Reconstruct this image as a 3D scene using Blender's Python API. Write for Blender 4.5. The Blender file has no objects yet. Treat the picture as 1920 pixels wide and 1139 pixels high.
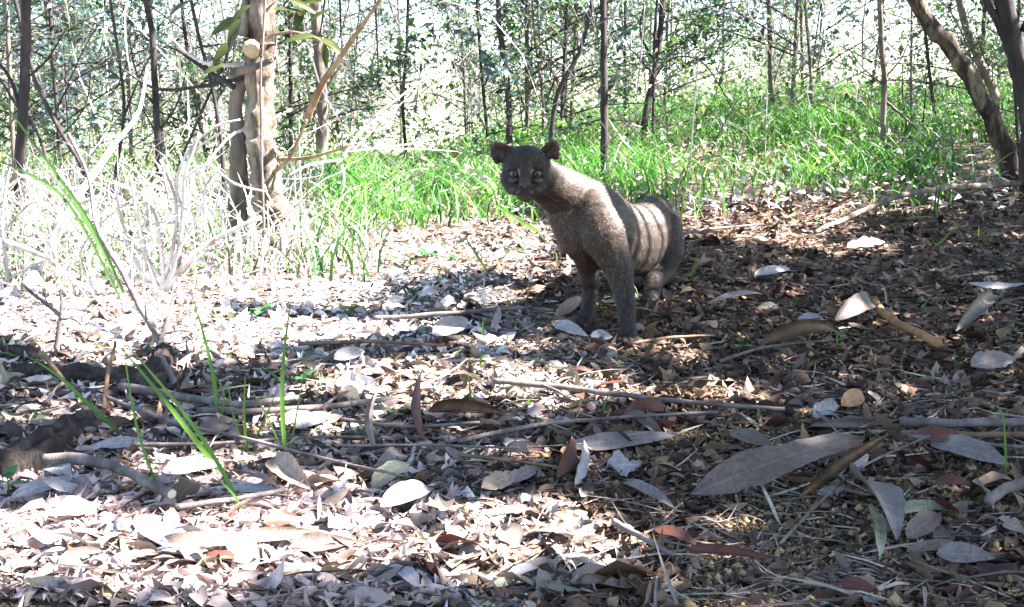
import bpy, math, random
import numpy as np
from mathutils import Vector, Matrix, noise

R = math.radians
random.seed(7)
rng = np.random.default_rng(7)
scene = bpy.context.scene
col = scene.collection

# ------------------------------------------------------------------ camera
CAM_Z = 0.47
PITCH = math.atan(369.5 / 2059.0)
F = 2059.0
cam_d = bpy.data.cameras.new('camera')
cam = bpy.data.objects.new('camera', cam_d)
col.objects.link(cam)
cam.location = (0, 0, CAM_Z)
cam.rotation_euler = (math.pi / 2 - PITCH, 0, 0)
cam_d.sensor_width = 36
cam_d.lens = F / 1920 * 36
cam_d.clip_start = 0.02
cam_d.clip_end = 900
scene.camera = cam

# ------------------------------------------------------------------ light
SUN = Vector((0.66, 0.0, 0.75)).normalized()
world = bpy.data.worlds.new('World')
scene.world = world
world.use_nodes = True
wn = world.node_tree.nodes
wl = world.node_tree.links
wn.clear()
sky = wn.new('ShaderNodeTexSky')
sky.sky_type = 'NISHITA'
sky.sun_disc = False
sky.sun_elevation = math.asin(SUN.z)
sky.sun_rotation = math.atan2(SUN.x, SUN.y)
sky.air_density = 1.0
sky.dust_density = 1.0
sky.ozone_density = 1.0
bgn = wn.new('ShaderNodeBackground')
bgn.inputs['Strength'].default_value = 0.052
wo = wn.new('ShaderNodeOutputWorld')
wl.new(sky.outputs[0], bgn.inputs[0])
wl.new(bgn.outputs[0], wo.inputs[0])
sun_d = bpy.data.lights.new('sun', 'SUN')
sun_d.energy = 5.0
sun_d.angle = R(0.5)
sun_d.color = (1.0, 0.93, 0.92)
sun = bpy.data.objects.new('sun', sun_d)
col.objects.link(sun)
sun.rotation_euler = SUN.to_track_quat('Z', 'Y').to_euler()
scene.view_settings.view_transform = 'Standard'
scene.view_settings.look = 'None'
scene.view_settings.gamma = 1
scene.view_settings.use_curve_mapping = False
scene.view_settings.exposure = 3.55

# ------------------------------------------------------------------ projection helpers
def sstep(a, b, x):
    t = np.clip((x - a) / (b - a), 0, 1)
    return t * t * (3 - 2 * t)

def H(x, y):
    """terrain height"""
    x = np.asarray(x, float); y = np.asarray(y, float)
    z = 0.012 * np.sin(2.3 * x + 1.1) * np.cos(1.9 * y + .4) + 0.008 * np.sin(5.1 * x - 2.2 * y) + 0.006 * np.cos(7.3 * y + 3.1 * x)
    right = sstep(-1.6, 1.6, x)
    z = z + right * 0.34 * sstep(5.0, 12.0, y) + right * 0.10 * sstep(12.0, 16.0, y)
    z = z - (1 - right) * 0.25 * sstep(6.0, 14.0, y)
    z = z + 0.05 * sstep(1.2, 2.6, x) * sstep(2.0, 5, y)
    z = z + .16 * sstep(.9, 3.2, x) * sstep(3.8, 8, y)
    z = z - 0.8 * sstep(17.0, 40.0, y) + 0.25 * np.sin(x * .11 + 1) * sstep(20, 60, y)
    z = z + 0.03 * np.sin(x * 1.3 + y * .7) * sstep(4, 8, y)
    return z

def ray(px, py):
    a = (px - 960) / F; b = -(py - 569.5) / F
    cp, sp = math.cos(PITCH), math.sin(PITCH)
    return Vector((a, cp + b * sp, -sp + b * cp))

def P(px, py, Y):
    d = ray(px, py)
    return Vector((0, 0, CAM_Z)) + d * (Y / d.y)

def G(px, py, lift=0.0):
    d = ray(px, py)
    if d.z >= -0.004:
        d = Vector((d.x, d.y, -0.004))
    y = 0.5
    while y < 60:
        p = Vector((0, 0, CAM_Z)) + d * (y / d.y)
        if p.z <= float(H(p.x, p.y)) + lift:
            break
        y *= 1.004
    return Vector((p.x, p.y, float(H(p.x, p.y)) + lift))

def project(x, y, z):
    """world -> photo pixels, arrays"""
    cp, sp = math.cos(PITCH), math.sin(PITCH)
    dz = z - CAM_Z
    fwd = y * cp - dz * sp
    up = y * sp + dz * cp
    fwd = np.maximum(fwd, 0.05)
    return 960 + F * x / fwd, 569.5 - F * up / fwd

# ------------------------------------------------------------------ object helpers
def tag(o, label=None, cat=None, group=None, kind=None):
    if label: o['label'] = label
    if cat: o['category'] = cat
    if group: o['group'] = group
    if kind: o['kind'] = kind
    return o

def link(name, me, mat=None, parent=None, smooth=True):
    if mat is not None and len(me.materials) == 0:
        me.materials.append(mat)
    o = bpy.data.objects.new(name, me)
    col.objects.link(o)
    if parent is not None:
        o.parent = parent
        o.matrix_parent_inverse = Matrix.Translation(-Vector(parent.location)) if parent.type == 'EMPTY' else Matrix()
    return o

def empty(name, loc, label, cat, group=None, kind=None):
    o = bpy.data.objects.new(name, None)
    o.location = loc
    o.empty_display_size = 0.05
    col.objects.link(o)
    return tag(o, label, cat, group, kind)

def mesh_np(name, verts, faces_flat, loop_tot, smooth=True, colors=None, uvs=None):
    """fast mesh from numpy: faces_flat vertex indices, loop_tot polygon sizes"""
    me = bpy.data.meshes.new(name)
    verts = np.ascontiguousarray(verts, dtype=np.float32)
    faces_flat = np.ascontiguousarray(faces_flat, dtype=np.int32)
    loop_tot = np.ascontiguousarray(loop_tot, dtype=np.int32)
    me.vertices.add(len(verts)); me.vertices.foreach_set('co', verts.ravel())
    me.loops.add(len(faces_flat)); me.loops.foreach_set('vertex_index', faces_flat)
    me.polygons.add(len(loop_tot))
    st = np.concatenate(([0], np.cumsum(loop_tot)[:-1])).astype(np.int32)
    me.polygons.foreach_set('loop_start', st)
    me.polygons.foreach_set('loop_total', loop_tot)
    me.polygons.foreach_set('use_smooth', np.full(len(loop_tot), smooth))
    if colors is not None:
        a = me.color_attributes.new('Col', 'FLOAT_COLOR', 'POINT')
        a.data.foreach_set('color', np.ascontiguousarray(colors, dtype=np.float32).ravel())
    me.update(calc_edges=True)
    return me

def smooth_path(pts, radii, sub=6):
    """Catmull-Rom through control points"""
    n = len(pts)
    if n == 2:
        out = [pts[0].lerp(pts[1], i / sub) for i in range(sub + 1)]
        rr = [radii[0] + (radii[1] - radii[0]) * i / sub for i in range(sub + 1)]
        return out, rr
    out, rr = [], []
    for i in range(n - 1):
        p0 = pts[max(i - 1, 0)]; p1 = pts[i]; p2 = pts[i + 1]; p3 = pts[min(i + 2, n - 1)]
        for k in range(sub):
            t = k / sub
            q = 0.5 * ((2 * p1) + (p2 - p0) * t + (2 * p0 - 5 * p1 + 4 * p2 - p3) * t * t + (3 * p1 - p0 - 3 * p2 + p3) * t ** 3)
            out.append(q); rr.append(radii[i] + (radii[i + 1] - radii[i]) * t)
    out.append(pts[-1].copy()); rr.append(radii[-1])
    return out, rr

class Geo:
    def __init__(s):
        s.v = []; s.f = []; s.c = []
    def tube(s, pts, radii, seg=8, sub=6, rough=0.0, wob=0.0, cap=True, seed=0.0):
        pts = [Vector(p) for p in pts]
        path, rr = smooth_path(pts, radii, sub)
        base = len(s.v)
        prev = None
        n = len(path)
        for i, p in enumerate(path):
            t = (path[min(i + 1, n - 1)] - path[max(i - 1, 0)]).normalized()
            if prev is None:
                a = Vector((0, 0, 1)) if abs(t.z) < .9 else Vector((1, 0, 0))
                u = t.cross(a).normalized()
            else:
                u = (prev - t * prev.dot(t)).normalized()
            prev = u
            w = t.cross(u)
            r = rr[i]
            if wob:
                q = noise.noise_vector(Vector((i * .35 + seed * 13.7, seed, 0))) * wob * r
                p = p + q
            for k in range(seg):
                an = 2 * math.pi * k / seg
                d = u * math.cos(an) + w * math.sin(an)
                rad = r
                if rough:
                    rad = r * (1 + rough * noise.noise(Vector((d.x * 2.2 + seed, d.y * 2.2, (p.z + p.x) / max(r, 1e-4) * .45 + seed * 3))) + rough * .5 * noise.noise(Vector((d.x * 6 + seed, d.y * 6, (p.z + p.x) / max(r, 1e-4) * 1.4))))
                s.v.append(p + d * rad)
        for i in range(n - 1):
            for k in range(seg):
                a = base + i * seg + k; b = base + i * seg + (k + 1) % seg
                s.f.append((a, b, b + seg, a + seg))
        if cap:
            s.f.append(tuple(base + k for k in range(seg))[::-1])
            s.f.append(tuple(base + (n - 1) * seg + k for k in range(seg)))
        return s
    def blade(s, pts, w, sub=5, fold=0.25, face=None):
        """grass blade / strap along a path, facing roughly the camera"""
        pts = [Vector(p) for p in pts]
        path, rr = smooth_path(pts, [1.0] * len(pts), sub)
        n = len(path); base = len(s.v)
        for i, p in enumerate(path):
            t = (path[min(i + 1, n - 1)] - path[max(i - 1, 0)]).normalized()
            nrm = face or Vector((0.2, -1, .35))
            side = t.cross(nrm).normalized()
            nn = side.cross(t).normalized()
            f = i / (n - 1)
            ww = w * .5 * min(1, 0.45 + 2.2 * f) * (1 - f ** 3) + w * .03
            s.v += [p - side * ww + nn * ww * fold, p, p + side * ww + nn * ww * fold]
        for i in range(n - 1):
            a = base + 3 * i
            s.f += [(a, a + 1, a + 4, a + 3), (a + 1, a + 2, a + 5, a + 4)]
        return s
    def sphere(s, c, r, nu=10, nv=7, rot=None):
        base = len(s.v)
        c = Vector(c)
        if not hasattr(r, '__len__'): r = (r, r, r)
        M = rot or Matrix.Identity(3)
        s.v.append(c + M @ Vector((0, 0, r[2])))
        for j in range(1, nv):
            th = math.pi * j / nv
            for i in range(nu):
                ph = 2 * math.pi * i / nu
                s.v.append(c + M @ Vector((r[0] * math.sin(th) * math.cos(ph), r[1] * math.sin(th) * math.sin(ph), r[2] * math.cos(th))))
        s.v.append(c + M @ Vector((0, 0, -r[2])))
        for i in range(nu):
            s.f.append((base, base + 1 + i, base + 1 + (i + 1) % nu))
        for j in range(nv - 2):
            for i in range(nu):
                a = base + 1 + j * nu + i; b = base + 1 + j * nu + (i + 1) % nu
                s.f.append((a, a + nu, b + nu, b))
        last = len(s.v) - 1
        for i in range(nu):
            s.f.append((last, base + 1 + (nv - 2) * nu + (i + 1) % nu, base + 1 + (nv - 2) * nu + i))
        return s
    def mesh(s, name, smooth=True):
        me = bpy.data.meshes.new(name)
        me.from_pydata([tuple(v) for v in s.v], [], s.f)
        me.polygons.foreach_set('use_smooth', [smooth] * len(me.polygons))
        me.update()
        return me

# ------------------------------------------------------------------ materials
def new_mat(name):
    m = bpy.data.materials.new(name); m.use_nodes = True
    nt = m.node_tree; nt.nodes.clear()
    out = nt.nodes.new('ShaderNodeOutputMaterial')
    return m, nt, nt.nodes, nt.links, out

def tex(nt, kind, scale, detail=4, rough=.6, coord='Object', dist=0.0, stretch=None):
    n = nt.nodes; l = nt.links
    tc = n.new('ShaderNodeTexCoord')
    src = tc.outputs[coord]
    if stretch:
        mp = n.new('ShaderNodeMapping'); mp.inputs['Scale'].default_value = stretch
        l.new(src, mp.inputs[0]); src = mp.outputs[0]
    if kind == 'noise':
        t = n.new('ShaderNodeTexNoise')
        t.inputs['Scale'].default_value = scale; t.inputs['Detail'].default_value = detail
        t.inputs['Roughness'].default_value = rough; t.inputs['Distortion'].default_value = dist
        l.new(src, t.inputs['Vector']); return t, t.outputs['Fac']
    t = n.new('ShaderNodeTexVoronoi'); t.inputs['Scale'].default_value = scale
    l.new(src, t.inputs['Vector']); return t, t.outputs['Distance']

def ramp(nt, fac, stops):
    r = nt.nodes.new('ShaderNodeValToRGB')
    e = r.color_ramp.elements
    while len(e) < len(stops): e.new(.5)
    for i, (p, c) in enumerate(stops):
        e[i].position = p; e[i].color = (*c, 1)
    nt.links.new(fac, r.inputs[0])
    return r.outputs[0]

def bark(name, stops, scale=18, bump=.6, rough=.9, stretch=(1, 1, .25), dist=.008):
    m, nt, n, l, out = new_mat(name)
    b = n.new('ShaderNodeBsdfPrincipled'); b.inputs['Roughness'].default_value = rough
    b.inputs['Specular IOR Level'].default_value = .2
    _, f1 = tex(nt, 'noise', scale, 8, .68, stretch=stretch, dist=.4)
    c = ramp(nt, f1, stops)
    _, f2 = tex(nt, 'noise', scale * 4, 6, .7, stretch=stretch)
    bp = n.new('ShaderNodeBump'); bp.inputs['Strength'].default_value = bump; bp.inputs['Distance'].default_value = dist
    mx = n.new('ShaderNodeMath'); mx.operation = 'ADD'
    l.new(f1, mx.inputs[0]); l.new(f2, mx.inputs[1]); l.new(mx.outputs[0], bp.inputs['Height'])
    l.new(c, b.inputs['Base Color']); l.new(bp.outputs[0], b.inputs['Normal']); l.new(b.outputs[0], out.inputs[0])
    return m

def leafmat(name, stops, trans=.0, rough=.6, scale=9, vein=False, attr=False, spec=.3, tcol=None, speck=True):
    m, nt, n, l, out = new_mat(name)
    b = n.new('ShaderNodeBsdfPrincipled'); b.inputs['Roughness'].default_value = rough
    b.inputs['Specular IOR Level'].default_value = spec
    if attr:
        at = n.new('ShaderNodeAttribute'); at.attribute_name = 'Col'
        _, f = tex(nt, 'noise', scale, 5, .7)
        k = ramp(nt, f, [(.3, (.55, .55, .55)), (.7, (1.3, 1.3, 1.3))])
        mx = n.new('ShaderNodeMix'); mx.data_type = 'RGBA'; mx.blend_type = 'MULTIPLY'; mx.inputs[0].default_value = 1
        l.new(at.outputs['Color'], mx.inputs[6]); l.new(k, mx.inputs[7]); c = mx.outputs[2]
    else:
        _, f = tex(nt, 'noise', scale, 6, .7, dist=.5)
        c = ramp(nt, f, stops)
        if speck:
            _, f3 = tex(nt, 'noise', scale * 9, 3, .7)
            k = ramp(nt, f3, [(.34, (.5, .45, .42)), (.5, (1, 1, 1))])
            mx = n.new('ShaderNodeMix'); mx.data_type = 'RGBA'; mx.blend_type = 'MULTIPLY'; mx.inputs[0].default_value = .8
            l.new(c, mx.inputs[6]); l.new(k, mx.inputs[7]); c = mx.outputs[2]
    if vein:
        # UV based ribs: midrib and slanting side veins
        tc = n.new('ShaderNodeTexCoord')
        sp = n.new('ShaderNodeSeparateXYZ'); l.new(tc.outputs['UV'], sp.inputs[0])
        a1 = n.new('ShaderNodeMath'); a1.operation = 'ABSOLUTE'
        l.new(sp.outputs[1], a1.inputs[0])
        s1 = n.new('ShaderNodeMath'); s1.operation = 'SUBTRACT'; l.new(sp.outputs[0], s1.inputs[0])
        m1 = n.new('ShaderNodeMath'); m1.operation = 'MULTIPLY'; m1.inputs[1].default_value = .22
        l.new(a1.outputs[0], m1.inputs[0]); l.new(m1.outputs[0], s1.inputs[1])
        m2 = n.new('ShaderNodeMath'); m2.operation = 'MULTIPLY'; m2.inputs[1].default_value = 70
        l.new(s1.outputs[0], m2.inputs[0])
        si = n.new('ShaderNodeMath'); si.operation = 'SINE'; l.new(m2.outputs[0], si.inputs[0])
        mid = n.new('ShaderNodeMath'); mid.operation = 'LESS_THAN'; mid.inputs[1].default_value = .06
        l.new(a1.outputs[0], mid.inputs[0])
        ad = n.new('ShaderNodeMath'); ad.operation = 'MULTIPLY_ADD'; ad.inputs[1].default_value = .12
        l.new(si.outputs[0], ad.inputs[0]); l.new(mid.outputs[0], ad.inputs[2])
        bp = n.new('ShaderNodeBump'); bp.inputs['Strength'].default_value = .25; bp.inputs['Distance'].default_value = .001
        l.new(ad.outputs[0], bp.inputs['Height']); l.new(bp.outputs[0], b.inputs['Normal'])
        k2 = ramp(nt, mid.outputs[0], [(0, (1, 1, 1)), (1, (1.35, 1.3, 1.15))])
        mx2 = n.new('ShaderNodeMix'); mx2.data_type = 'RGBA'; mx2.blend_type = 'MULTIPLY'; mx2.inputs[0].default_value = 1
        l.new(c, mx2.inputs[6]); l.new(k2, mx2.inputs[7]); c = mx2.outputs[2]
    l.new(c, b.inputs['Base Color'])
    if trans > 0:
        t = n.new('ShaderNodeBsdfTranslucent')
        ms = n.new('ShaderNodeMixShader'); ms.inputs[0].default_value = trans
        if tcol:
            mt = n.new('ShaderNodeMix'); mt.data_type = 'RGBA'; mt.blend_type = 'MULTIPLY'; mt.inputs[0].default_value = 1
            l.new(c, mt.inputs[6]); mt.inputs[7].default_value = (*tcol, 1); l.new(mt.outputs[2], t.inputs[0])
        else:
            l.new(c, t.inputs[0])
        l.new(b.outputs[0], ms.inputs[1]); l.new(t.outputs[0], ms.inputs[2]); l.new(ms.outputs[0], out.inputs[0])
    else:
        l.new(b.outputs[0], out.inputs[0])
    return m

M = {}
M['bark_grey'] = bark('bark_grey', [(.3, (.045, .036, .03)), (.5, (.13, .11, .09)), (.72, (.26, .22, .18))])
M['bark_dark'] = bark('bark_dark', [(.3, (.02, .017, .018)), (.55, (.05, .042, .042)), (.75, (.11, .095, .09))])
M['bark_pale'] = bark('bark_pale', [(.36, (.05, .04, .03)), (.47, (.15, .12, .09)), (.56, (.30, .26, .20)), (.68, (.46, .42, .36))], scale=16, bump=1.0, dist=.02)
M['bark_tan'] = bark('bark_tan', [(.3, (.12, .075, .04)), (.5, (.25, .17, .10)), (.72, (.40, .31, .22))])
M['bark_leaning'] = bark('bark_leaning', [(.38, (.018, .015, .013)), (.5, (.05, .04, .032)), (.58, (.14, .115, .085)), (.68, (.34, .29, .22))], scale=14, bump=1.0, dist=.02)  # bark darkened to stand in for canopy shade on the trunk
M['dead_wood'] = bark('dead_wood', [(.35, (.16, .13, .11)), (.5, (.42, .39, .36)), (.66, (.62, .60, .57))], scale=25, dist=.003)
M['twig_grey'] = bark('twig_grey', [(.3, (.05, .04, .037)), (.5, (.13, .11, .10)), (.72, (.26, .23, .21))], scale=30, dist=.003)
M['twig_brown'] = bark('twig_brown', [(.3, (.06, .035, .02)), (.5, (.16, .10, .06)), (.72, (.27, .19, .13))], scale=30, dist=.003)
M['rotten_wood'] = bark('rotten_wood', [(.3, (.018, .013, .012)), (.5, (.06, .045, .04)), (.74, (.17, .14, .12))], scale=22, bump=1.0, dist=.015)
M['pod'] = bark('pod', [(.3, (.16, .075, .03)), (.55, (.30, .16, .07)), (.75, (.42, .26, .14))], scale=40, dist=.002)
M['cut_end'] = bark('cut_end', [(.3, (.45, .38, .28)), (.7, (.65, .57, .45))], scale=60, dist=.001)
M['gall'] = bark('gall', [(.3, (.30, .22, .12)), (.5, (.48, .38, .24)), (.75, (.62, .52, .38))], scale=20, dist=.004)

LEAFC = {
 'grey': [(.3, (.11, .09, .082)), (.55, (.18, .155, .145)), (.8, (.27, .24, .225))],
 'taupe': [(.3, (.08, .058, .045)), (.55, (.13, .10, .082)), (.8, (.19, .155, .13))],
 'pale': [(.3, (.19, .17, .17)), (.55, (.31, .29, .30)), (.8, (.43, .41, .41))],
 'tan': [(.3, (.18, .13, .095)), (.55, (.29, .22, .17)), (.8, (.40, .33, .27))],
 'red': [(.3, (.05, .018, .012)), (.55, (.11, .04, .026)), (.8, (.18, .08, .055))],
 'brown': [(.3, (.04, .024, .012)), (.55, (.10, .06, .03)), (.8, (.18, .12, .07))],
 'orange': [(.3, (.20, .09, .03)), (.55, (.36, .20, .08)), (.8, (.46, .30, .15))],
 'olive': [(.3, (.16, .16, .10)), (.55, (.28, .28, .19)), (.8, (.38, .38, .28))],
}
for k, s in LEAFC.items():
    M['leaf_' + k] = leafmat('dry_leaf_' + k, s, trans=.08, vein=True, scale=28, rough=.55)
M['litter'] = leafmat('leaf_litter', None, trans=.05, attr=True, scale=60, rough=.7)
M['straw'] = leafmat('straw', None, trans=.15, attr=True, scale=20, rough=.6)
M['grass'] = leafmat('grass', None, trans=.4, attr=True, scale=3, rough=.5, tcol=(1.1, 1.5, .6))
M['blade'] = leafmat('grass_blade', [(.3, (.07, .16, .02)), (.6, (.12, .25, .04)), (.8, (.20, .34, .08))], trans=.4, scale=6, rough=.4, speck=False)
M['blade_dark'] = leafmat('strap_leaf', [(.3, (.04, .10, .025)), (.6, (.08, .17, .04)), (.8, (.13, .24, .07))], trans=.25, scale=6, rough=.35, speck=False)
M['seedling'] = leafmat('seedling_leaf', [(.3, (.04, .13, .04)), (.6, (.07, .2, .06)), (.8, (.11, .28, .10))], trans=.35, scale=20, rough=.4, vein=True, speck=False)
M['crown_green'] = leafmat('crown_green', None, trans=.35, attr=True, scale=3, rough=.33, tcol=(1.2, 1.4, .8), spec=.8)
M['canopy'] = leafmat('canopy_leaf', [(.3, (.025, .06, .018)), (.6, (.045, .09, .03)), (.8, (.07, .13, .045))], trans=.25, scale=4, rough=.4, speck=False)
M['broad_leaf'] = leafmat('broad_leaf', [(.3, (.035, .045, .012)), (.6, (.06, .075, .02)), (.8, (.11, .12, .04))], trans=.25, scale=15, rough=.35, vein=True, speck=False)

# ------------------------------------------------------------------ the ground
def soil_mat():
    m, nt, n, l, out = new_mat('forest_soil')
    b = n.new('ShaderNodeBsdfPrincipled'); b.inputs['Roughness'].default_value = .95
    b.inputs['Specular IOR Level'].default_value = .1
    _, f1 = tex(nt, 'noise', 3, 8, .7)
    _, f2 = tex(nt, 'noise', 120, 6, .75)
    _, v = tex(nt, 'vor', 140)
    c1 = ramp(nt, f2, [(.3, (.03, .02, .012)), (.5, (.085, .058, .035)), (.68, (.19, .13, .07))])
    c2 = ramp(nt, f2, [(.3, (.05, .036, .028)), (.5, (.14, .105, .08)), (.7, (.27, .22, .18))])
    mx = n.new('ShaderNodeMix'); mx.data_type = 'RGBA'
    k = ramp(nt, f1, [(.42, (0, 0, 0)), (.6, (1, 1, 1))])
    l.new(k, mx.inputs[0]); l.new(c1, mx.inputs[6]); l.new(c2, mx.inputs[7])
    # beyond the clearing the ground is pale dry grass
    ge = n.new('ShaderNodeNewGeometry'); sp = n.new('ShaderNodeSeparateXYZ')
    l.new(ge.outputs['Position'], sp.inputs[0])
    mr = n.new('ShaderNodeMapRange'); mr.inputs[1].default_value = 9; mr.inputs[2].default_value = 20
    l.new(sp.outputs[1], mr.inputs[0])
    _, f4 = tex(nt, 'noise', 1.7, 8, .75)
    far = ramp(nt, f4, [(.35, (.06, .12, .03)), (.5, (.22, .26, .14)), (.65, (.5, .48, .42))])
    mx2 = n.new('ShaderNodeMix'); mx2.data_type = 'RGBA'
    l.new(mr.outputs[0], mx2.inputs[0]); l.new(mx.outputs[2], mx2.inputs[6]); l.new(far, mx2.inputs[7])
    l.new(mx2.outputs[2], b.inputs['Base Color'])
    bp = n.new('ShaderNodeBump'); bp.inputs['Strength'].default_value = .9; bp.inputs['Distance'].default_value = .006
    ad = n.new('ShaderNodeMath'); ad.operation = 'SUBTRACT'
    l.new(f2, ad.inputs[0]); l.new(v, ad.inputs[1]); l.new(ad.outputs[0], bp.inputs['Height'])
    l.new(bp.outputs[0], b.inputs['Normal']); l.new(b.outputs[0], out.inputs[0])
    return m

def build_ground():
    ys = np.concatenate((np.arange(-3, .6, .2), np.arange(.6, 6.5, .03), np.geomspace(6.5, 420, 90)))
    u = np.linspace(-1, 1, 221)
    xs = np.sign(u) * (np.abs(u) * 3.2 + 400 * np.abs(u) ** 9)
    X, Y = np.meshgrid(xs, ys)
    Z = H(X, Y)
    near = np.exp(-((Y - 2.5) / 4) ** 2)
    Z = Z + near * (rng.random(Z.shape) - .5) * .006
    nx, ny = len(xs), len(ys)
    V = np.stack((X, Y, Z), -1).reshape(-1, 3)
    i, j = np.meshgrid(np.arange(nx - 1), np.arange(ny - 1))
    a = (j * nx + i).ravel()
    Fc = np.stack((a, a + 1, a + nx + 1, a + nx), -1)
    me = mesh_np('ground', V, Fc.ravel(), np.full(len(Fc), 4))
    o = link('ground', me, soil_mat())
    tag(o, kind='structure')
build_ground()

# ------------------------------------------------------------------ vectorised leaves
PROF_T = np.array([0.0, .22, .5, .78, 1.0])
PROF_W = np.array([0.06, .72, 1.0, .68, .03])
def many_leaves(name, pos, yaw, pitch, roll, L, W, curl, fold, color, rows=5):
    N = len(L)
    t = PROF_T; w = PROF_W
    if rows == 3:
        t = np.array([0, .45, 1.0]); w = np.array([.08, 1.0, .05])
    nr = len(t)
    u = (t - .5)[None, :, None] * L[:, None, None]
    v = np.array([-1, 0, 1.0])[None, None, :] * (w[None, :] * W[:, None] * .5)[:, :, None]
    u = np.broadcast_to(u, v.shape)
    tt = np.broadcast_to(t[None, :, None], v.shape)
    z = curl[:, None, None] * L[:, None, None] * (4 * (tt - .5) ** 2 - .35) + fold[:, None, None] * np.abs(v)
    P0 = np.stack((u, v, z), -1).reshape(N, -1, 3)
    cy, sy, cp, sp, cr, sr = np.cos(yaw), np.sin(yaw), np.cos(pitch), np.sin(pitch), np.cos(roll), np.sin(roll)
    Rm = np.empty((N, 3, 3))
    Rm[:, 0, 0] = cy * cp; Rm[:, 0, 1] = cy * sp * sr - sy * cr; Rm[:, 0, 2] = cy * sp * cr + sy * sr
    Rm[:, 1, 0] = sy * cp; Rm[:, 1, 1] = sy * sp * sr + cy * cr; Rm[:, 1, 2] = sy * sp * cr - cy * sr
    Rm[:, 2, 0] = -sp; Rm[:, 2, 1] = cp * sr; Rm[:, 2, 2] = cp * cr
    V = np.einsum('nij,nkj->nki', Rm, P0) + pos[:, None, :]
    nv = nr * 3
    fl = []
    for r in range(nr - 1):
        a = r * 3
        fl += [[a, a + 1, a + 4, a + 3], [a + 1, a + 2, a + 5, a + 4]]
    fl = np.array(fl)
    Fc = (np.arange(N) * nv)[:, None, None] + fl[None]
    C = np.repeat(np.concatenate((color, np.ones((N, 1))), 1), nv, axis=0) if color is not None else None
    return mesh_np(name, V.reshape(-1, 3), Fc.ravel(), np.full(N * len(fl), 4), True, C)

def pal(N, cols, weights, var=.2):
    cols = np.array(cols); w = np.array(weights, float); w /= w.sum()
    idx = rng.choice(len(cols), N, p=w)
    c = cols[idx] * (1 + var * rng.standard_normal((N, 1)))
    return np.clip(c * (1 + .05 * rng.standard_normal((N, 3))), .005, .85)

LIT_COLS = [(.27, .235, .22), (.48, .45, .43), (.14, .105, .085), (.06, .042, .032), (.23, .17, .115), (.12, .055, .035), (.36, .29, .20), (.2, .2, .14)]
LIT_W = [3.0, 1.1, 4, 4.8, 2.4, 1.0, 1.2, .6]

def sample_ground(N, ymax=5.6, pixfrac=.55, y0=.75):
    n1 = int(N * pixfrac)
    py = rng.uniform(350, 1180, n1 * 2)
    yy = CAM_Z * F / np.maximum(py - 200, 20) * .98
    yy = yy[(yy < ymax) & (yy > y0)][:n1]
    n1 = len(yy)
    y2 = np.sqrt(rng.uniform(y0 ** 2, ymax ** 2, N - n1))
    y = np.concatenate((yy, y2))
    x = rng.uniform(-1, 1, N) * np.where(rng.random(N) < .78, .56 * y, .6 * y + 1.1)
    # ragged upper edge: litter gives way to grass
    edge = 4.6 + .5 * np.sin(x * 2.1) + .35 * np.sin(x * 5.3 + 1) + .7 * sstep(.3, 1.6, x)
    keep = y < edge + .2 + rng.normal(0, .55, N)
    return x[keep], y[keep]

# litter: bigger leaves; the ones that show largest become objects
x, y = sample_ground(31000)
N = len(x)
L = np.clip(rng.lognormal(math.log(.028), .5, N), .010, .075)
L = np.where(rng.random(N) < .955, np.minimum(L, .024 + .013 * y), np.clip(L * 1.6, .035, .064))
def barefn(x, y):
    _px, _py = project(x, y, np.zeros(len(x)))
    return sstep(1150, 1300, _px) * sstep(1900, 1650, _px) * sstep(860, 920, _py) + .6 * sstep(1250, 1350, _px) * sstep(700, 750, _py) * sstep(860, 820, _py)
_k = rng.random(N) > barefn(x, y) * .9
x, y, L = x[_k], y[_k], L[_k]; N = len(x)
W = L * rng.uniform(.25, .5, N)
score = L / y
order = np.argsort(-score)
inview = order[(np.abs(x[order]) < .45 * y[order]) & (y[order] > 1.02)]
solo = inview[:235]
mask = np.ones(N, bool); mask[solo] = False
def lay(x, y, L, lift=.006):
    return np.stack((x, y, H(x, y) + lift + L * .10 * rng.random(len(x))), -1)
pos = lay(x, y, L)
yaw = rng.normal(0.1, 1.0, N) + (rng.random(N) < .4) * rng.uniform(0, 6.3, N)
pitch = rng.normal(0, .3, N); roll = rng.normal(0.1, .55, N)
curl = rng.normal(.0, .3, N); fold = rng.normal(.15, .5, N)
colr = pal(N, LIT_COLS, LIT_W)
def light_tint(c, x, y):  # paler left, browner right: sun and shade put into the litter colour
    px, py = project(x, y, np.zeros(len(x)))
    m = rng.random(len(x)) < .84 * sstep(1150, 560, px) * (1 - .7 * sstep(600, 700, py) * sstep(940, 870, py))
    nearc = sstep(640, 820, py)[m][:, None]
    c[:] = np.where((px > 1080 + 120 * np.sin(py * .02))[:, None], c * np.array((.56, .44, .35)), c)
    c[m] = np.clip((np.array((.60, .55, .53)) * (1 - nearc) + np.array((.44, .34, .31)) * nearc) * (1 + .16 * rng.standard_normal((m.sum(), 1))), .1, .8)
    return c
colr = light_tint(colr, x, y)
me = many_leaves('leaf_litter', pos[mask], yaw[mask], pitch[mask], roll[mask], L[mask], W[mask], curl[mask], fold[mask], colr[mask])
tag(link('leaf_litter', me, M['litter']), 'bed of dry grey and brown leaves covering the clearing floor', 'leaf litter', kind='stuff')

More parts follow.
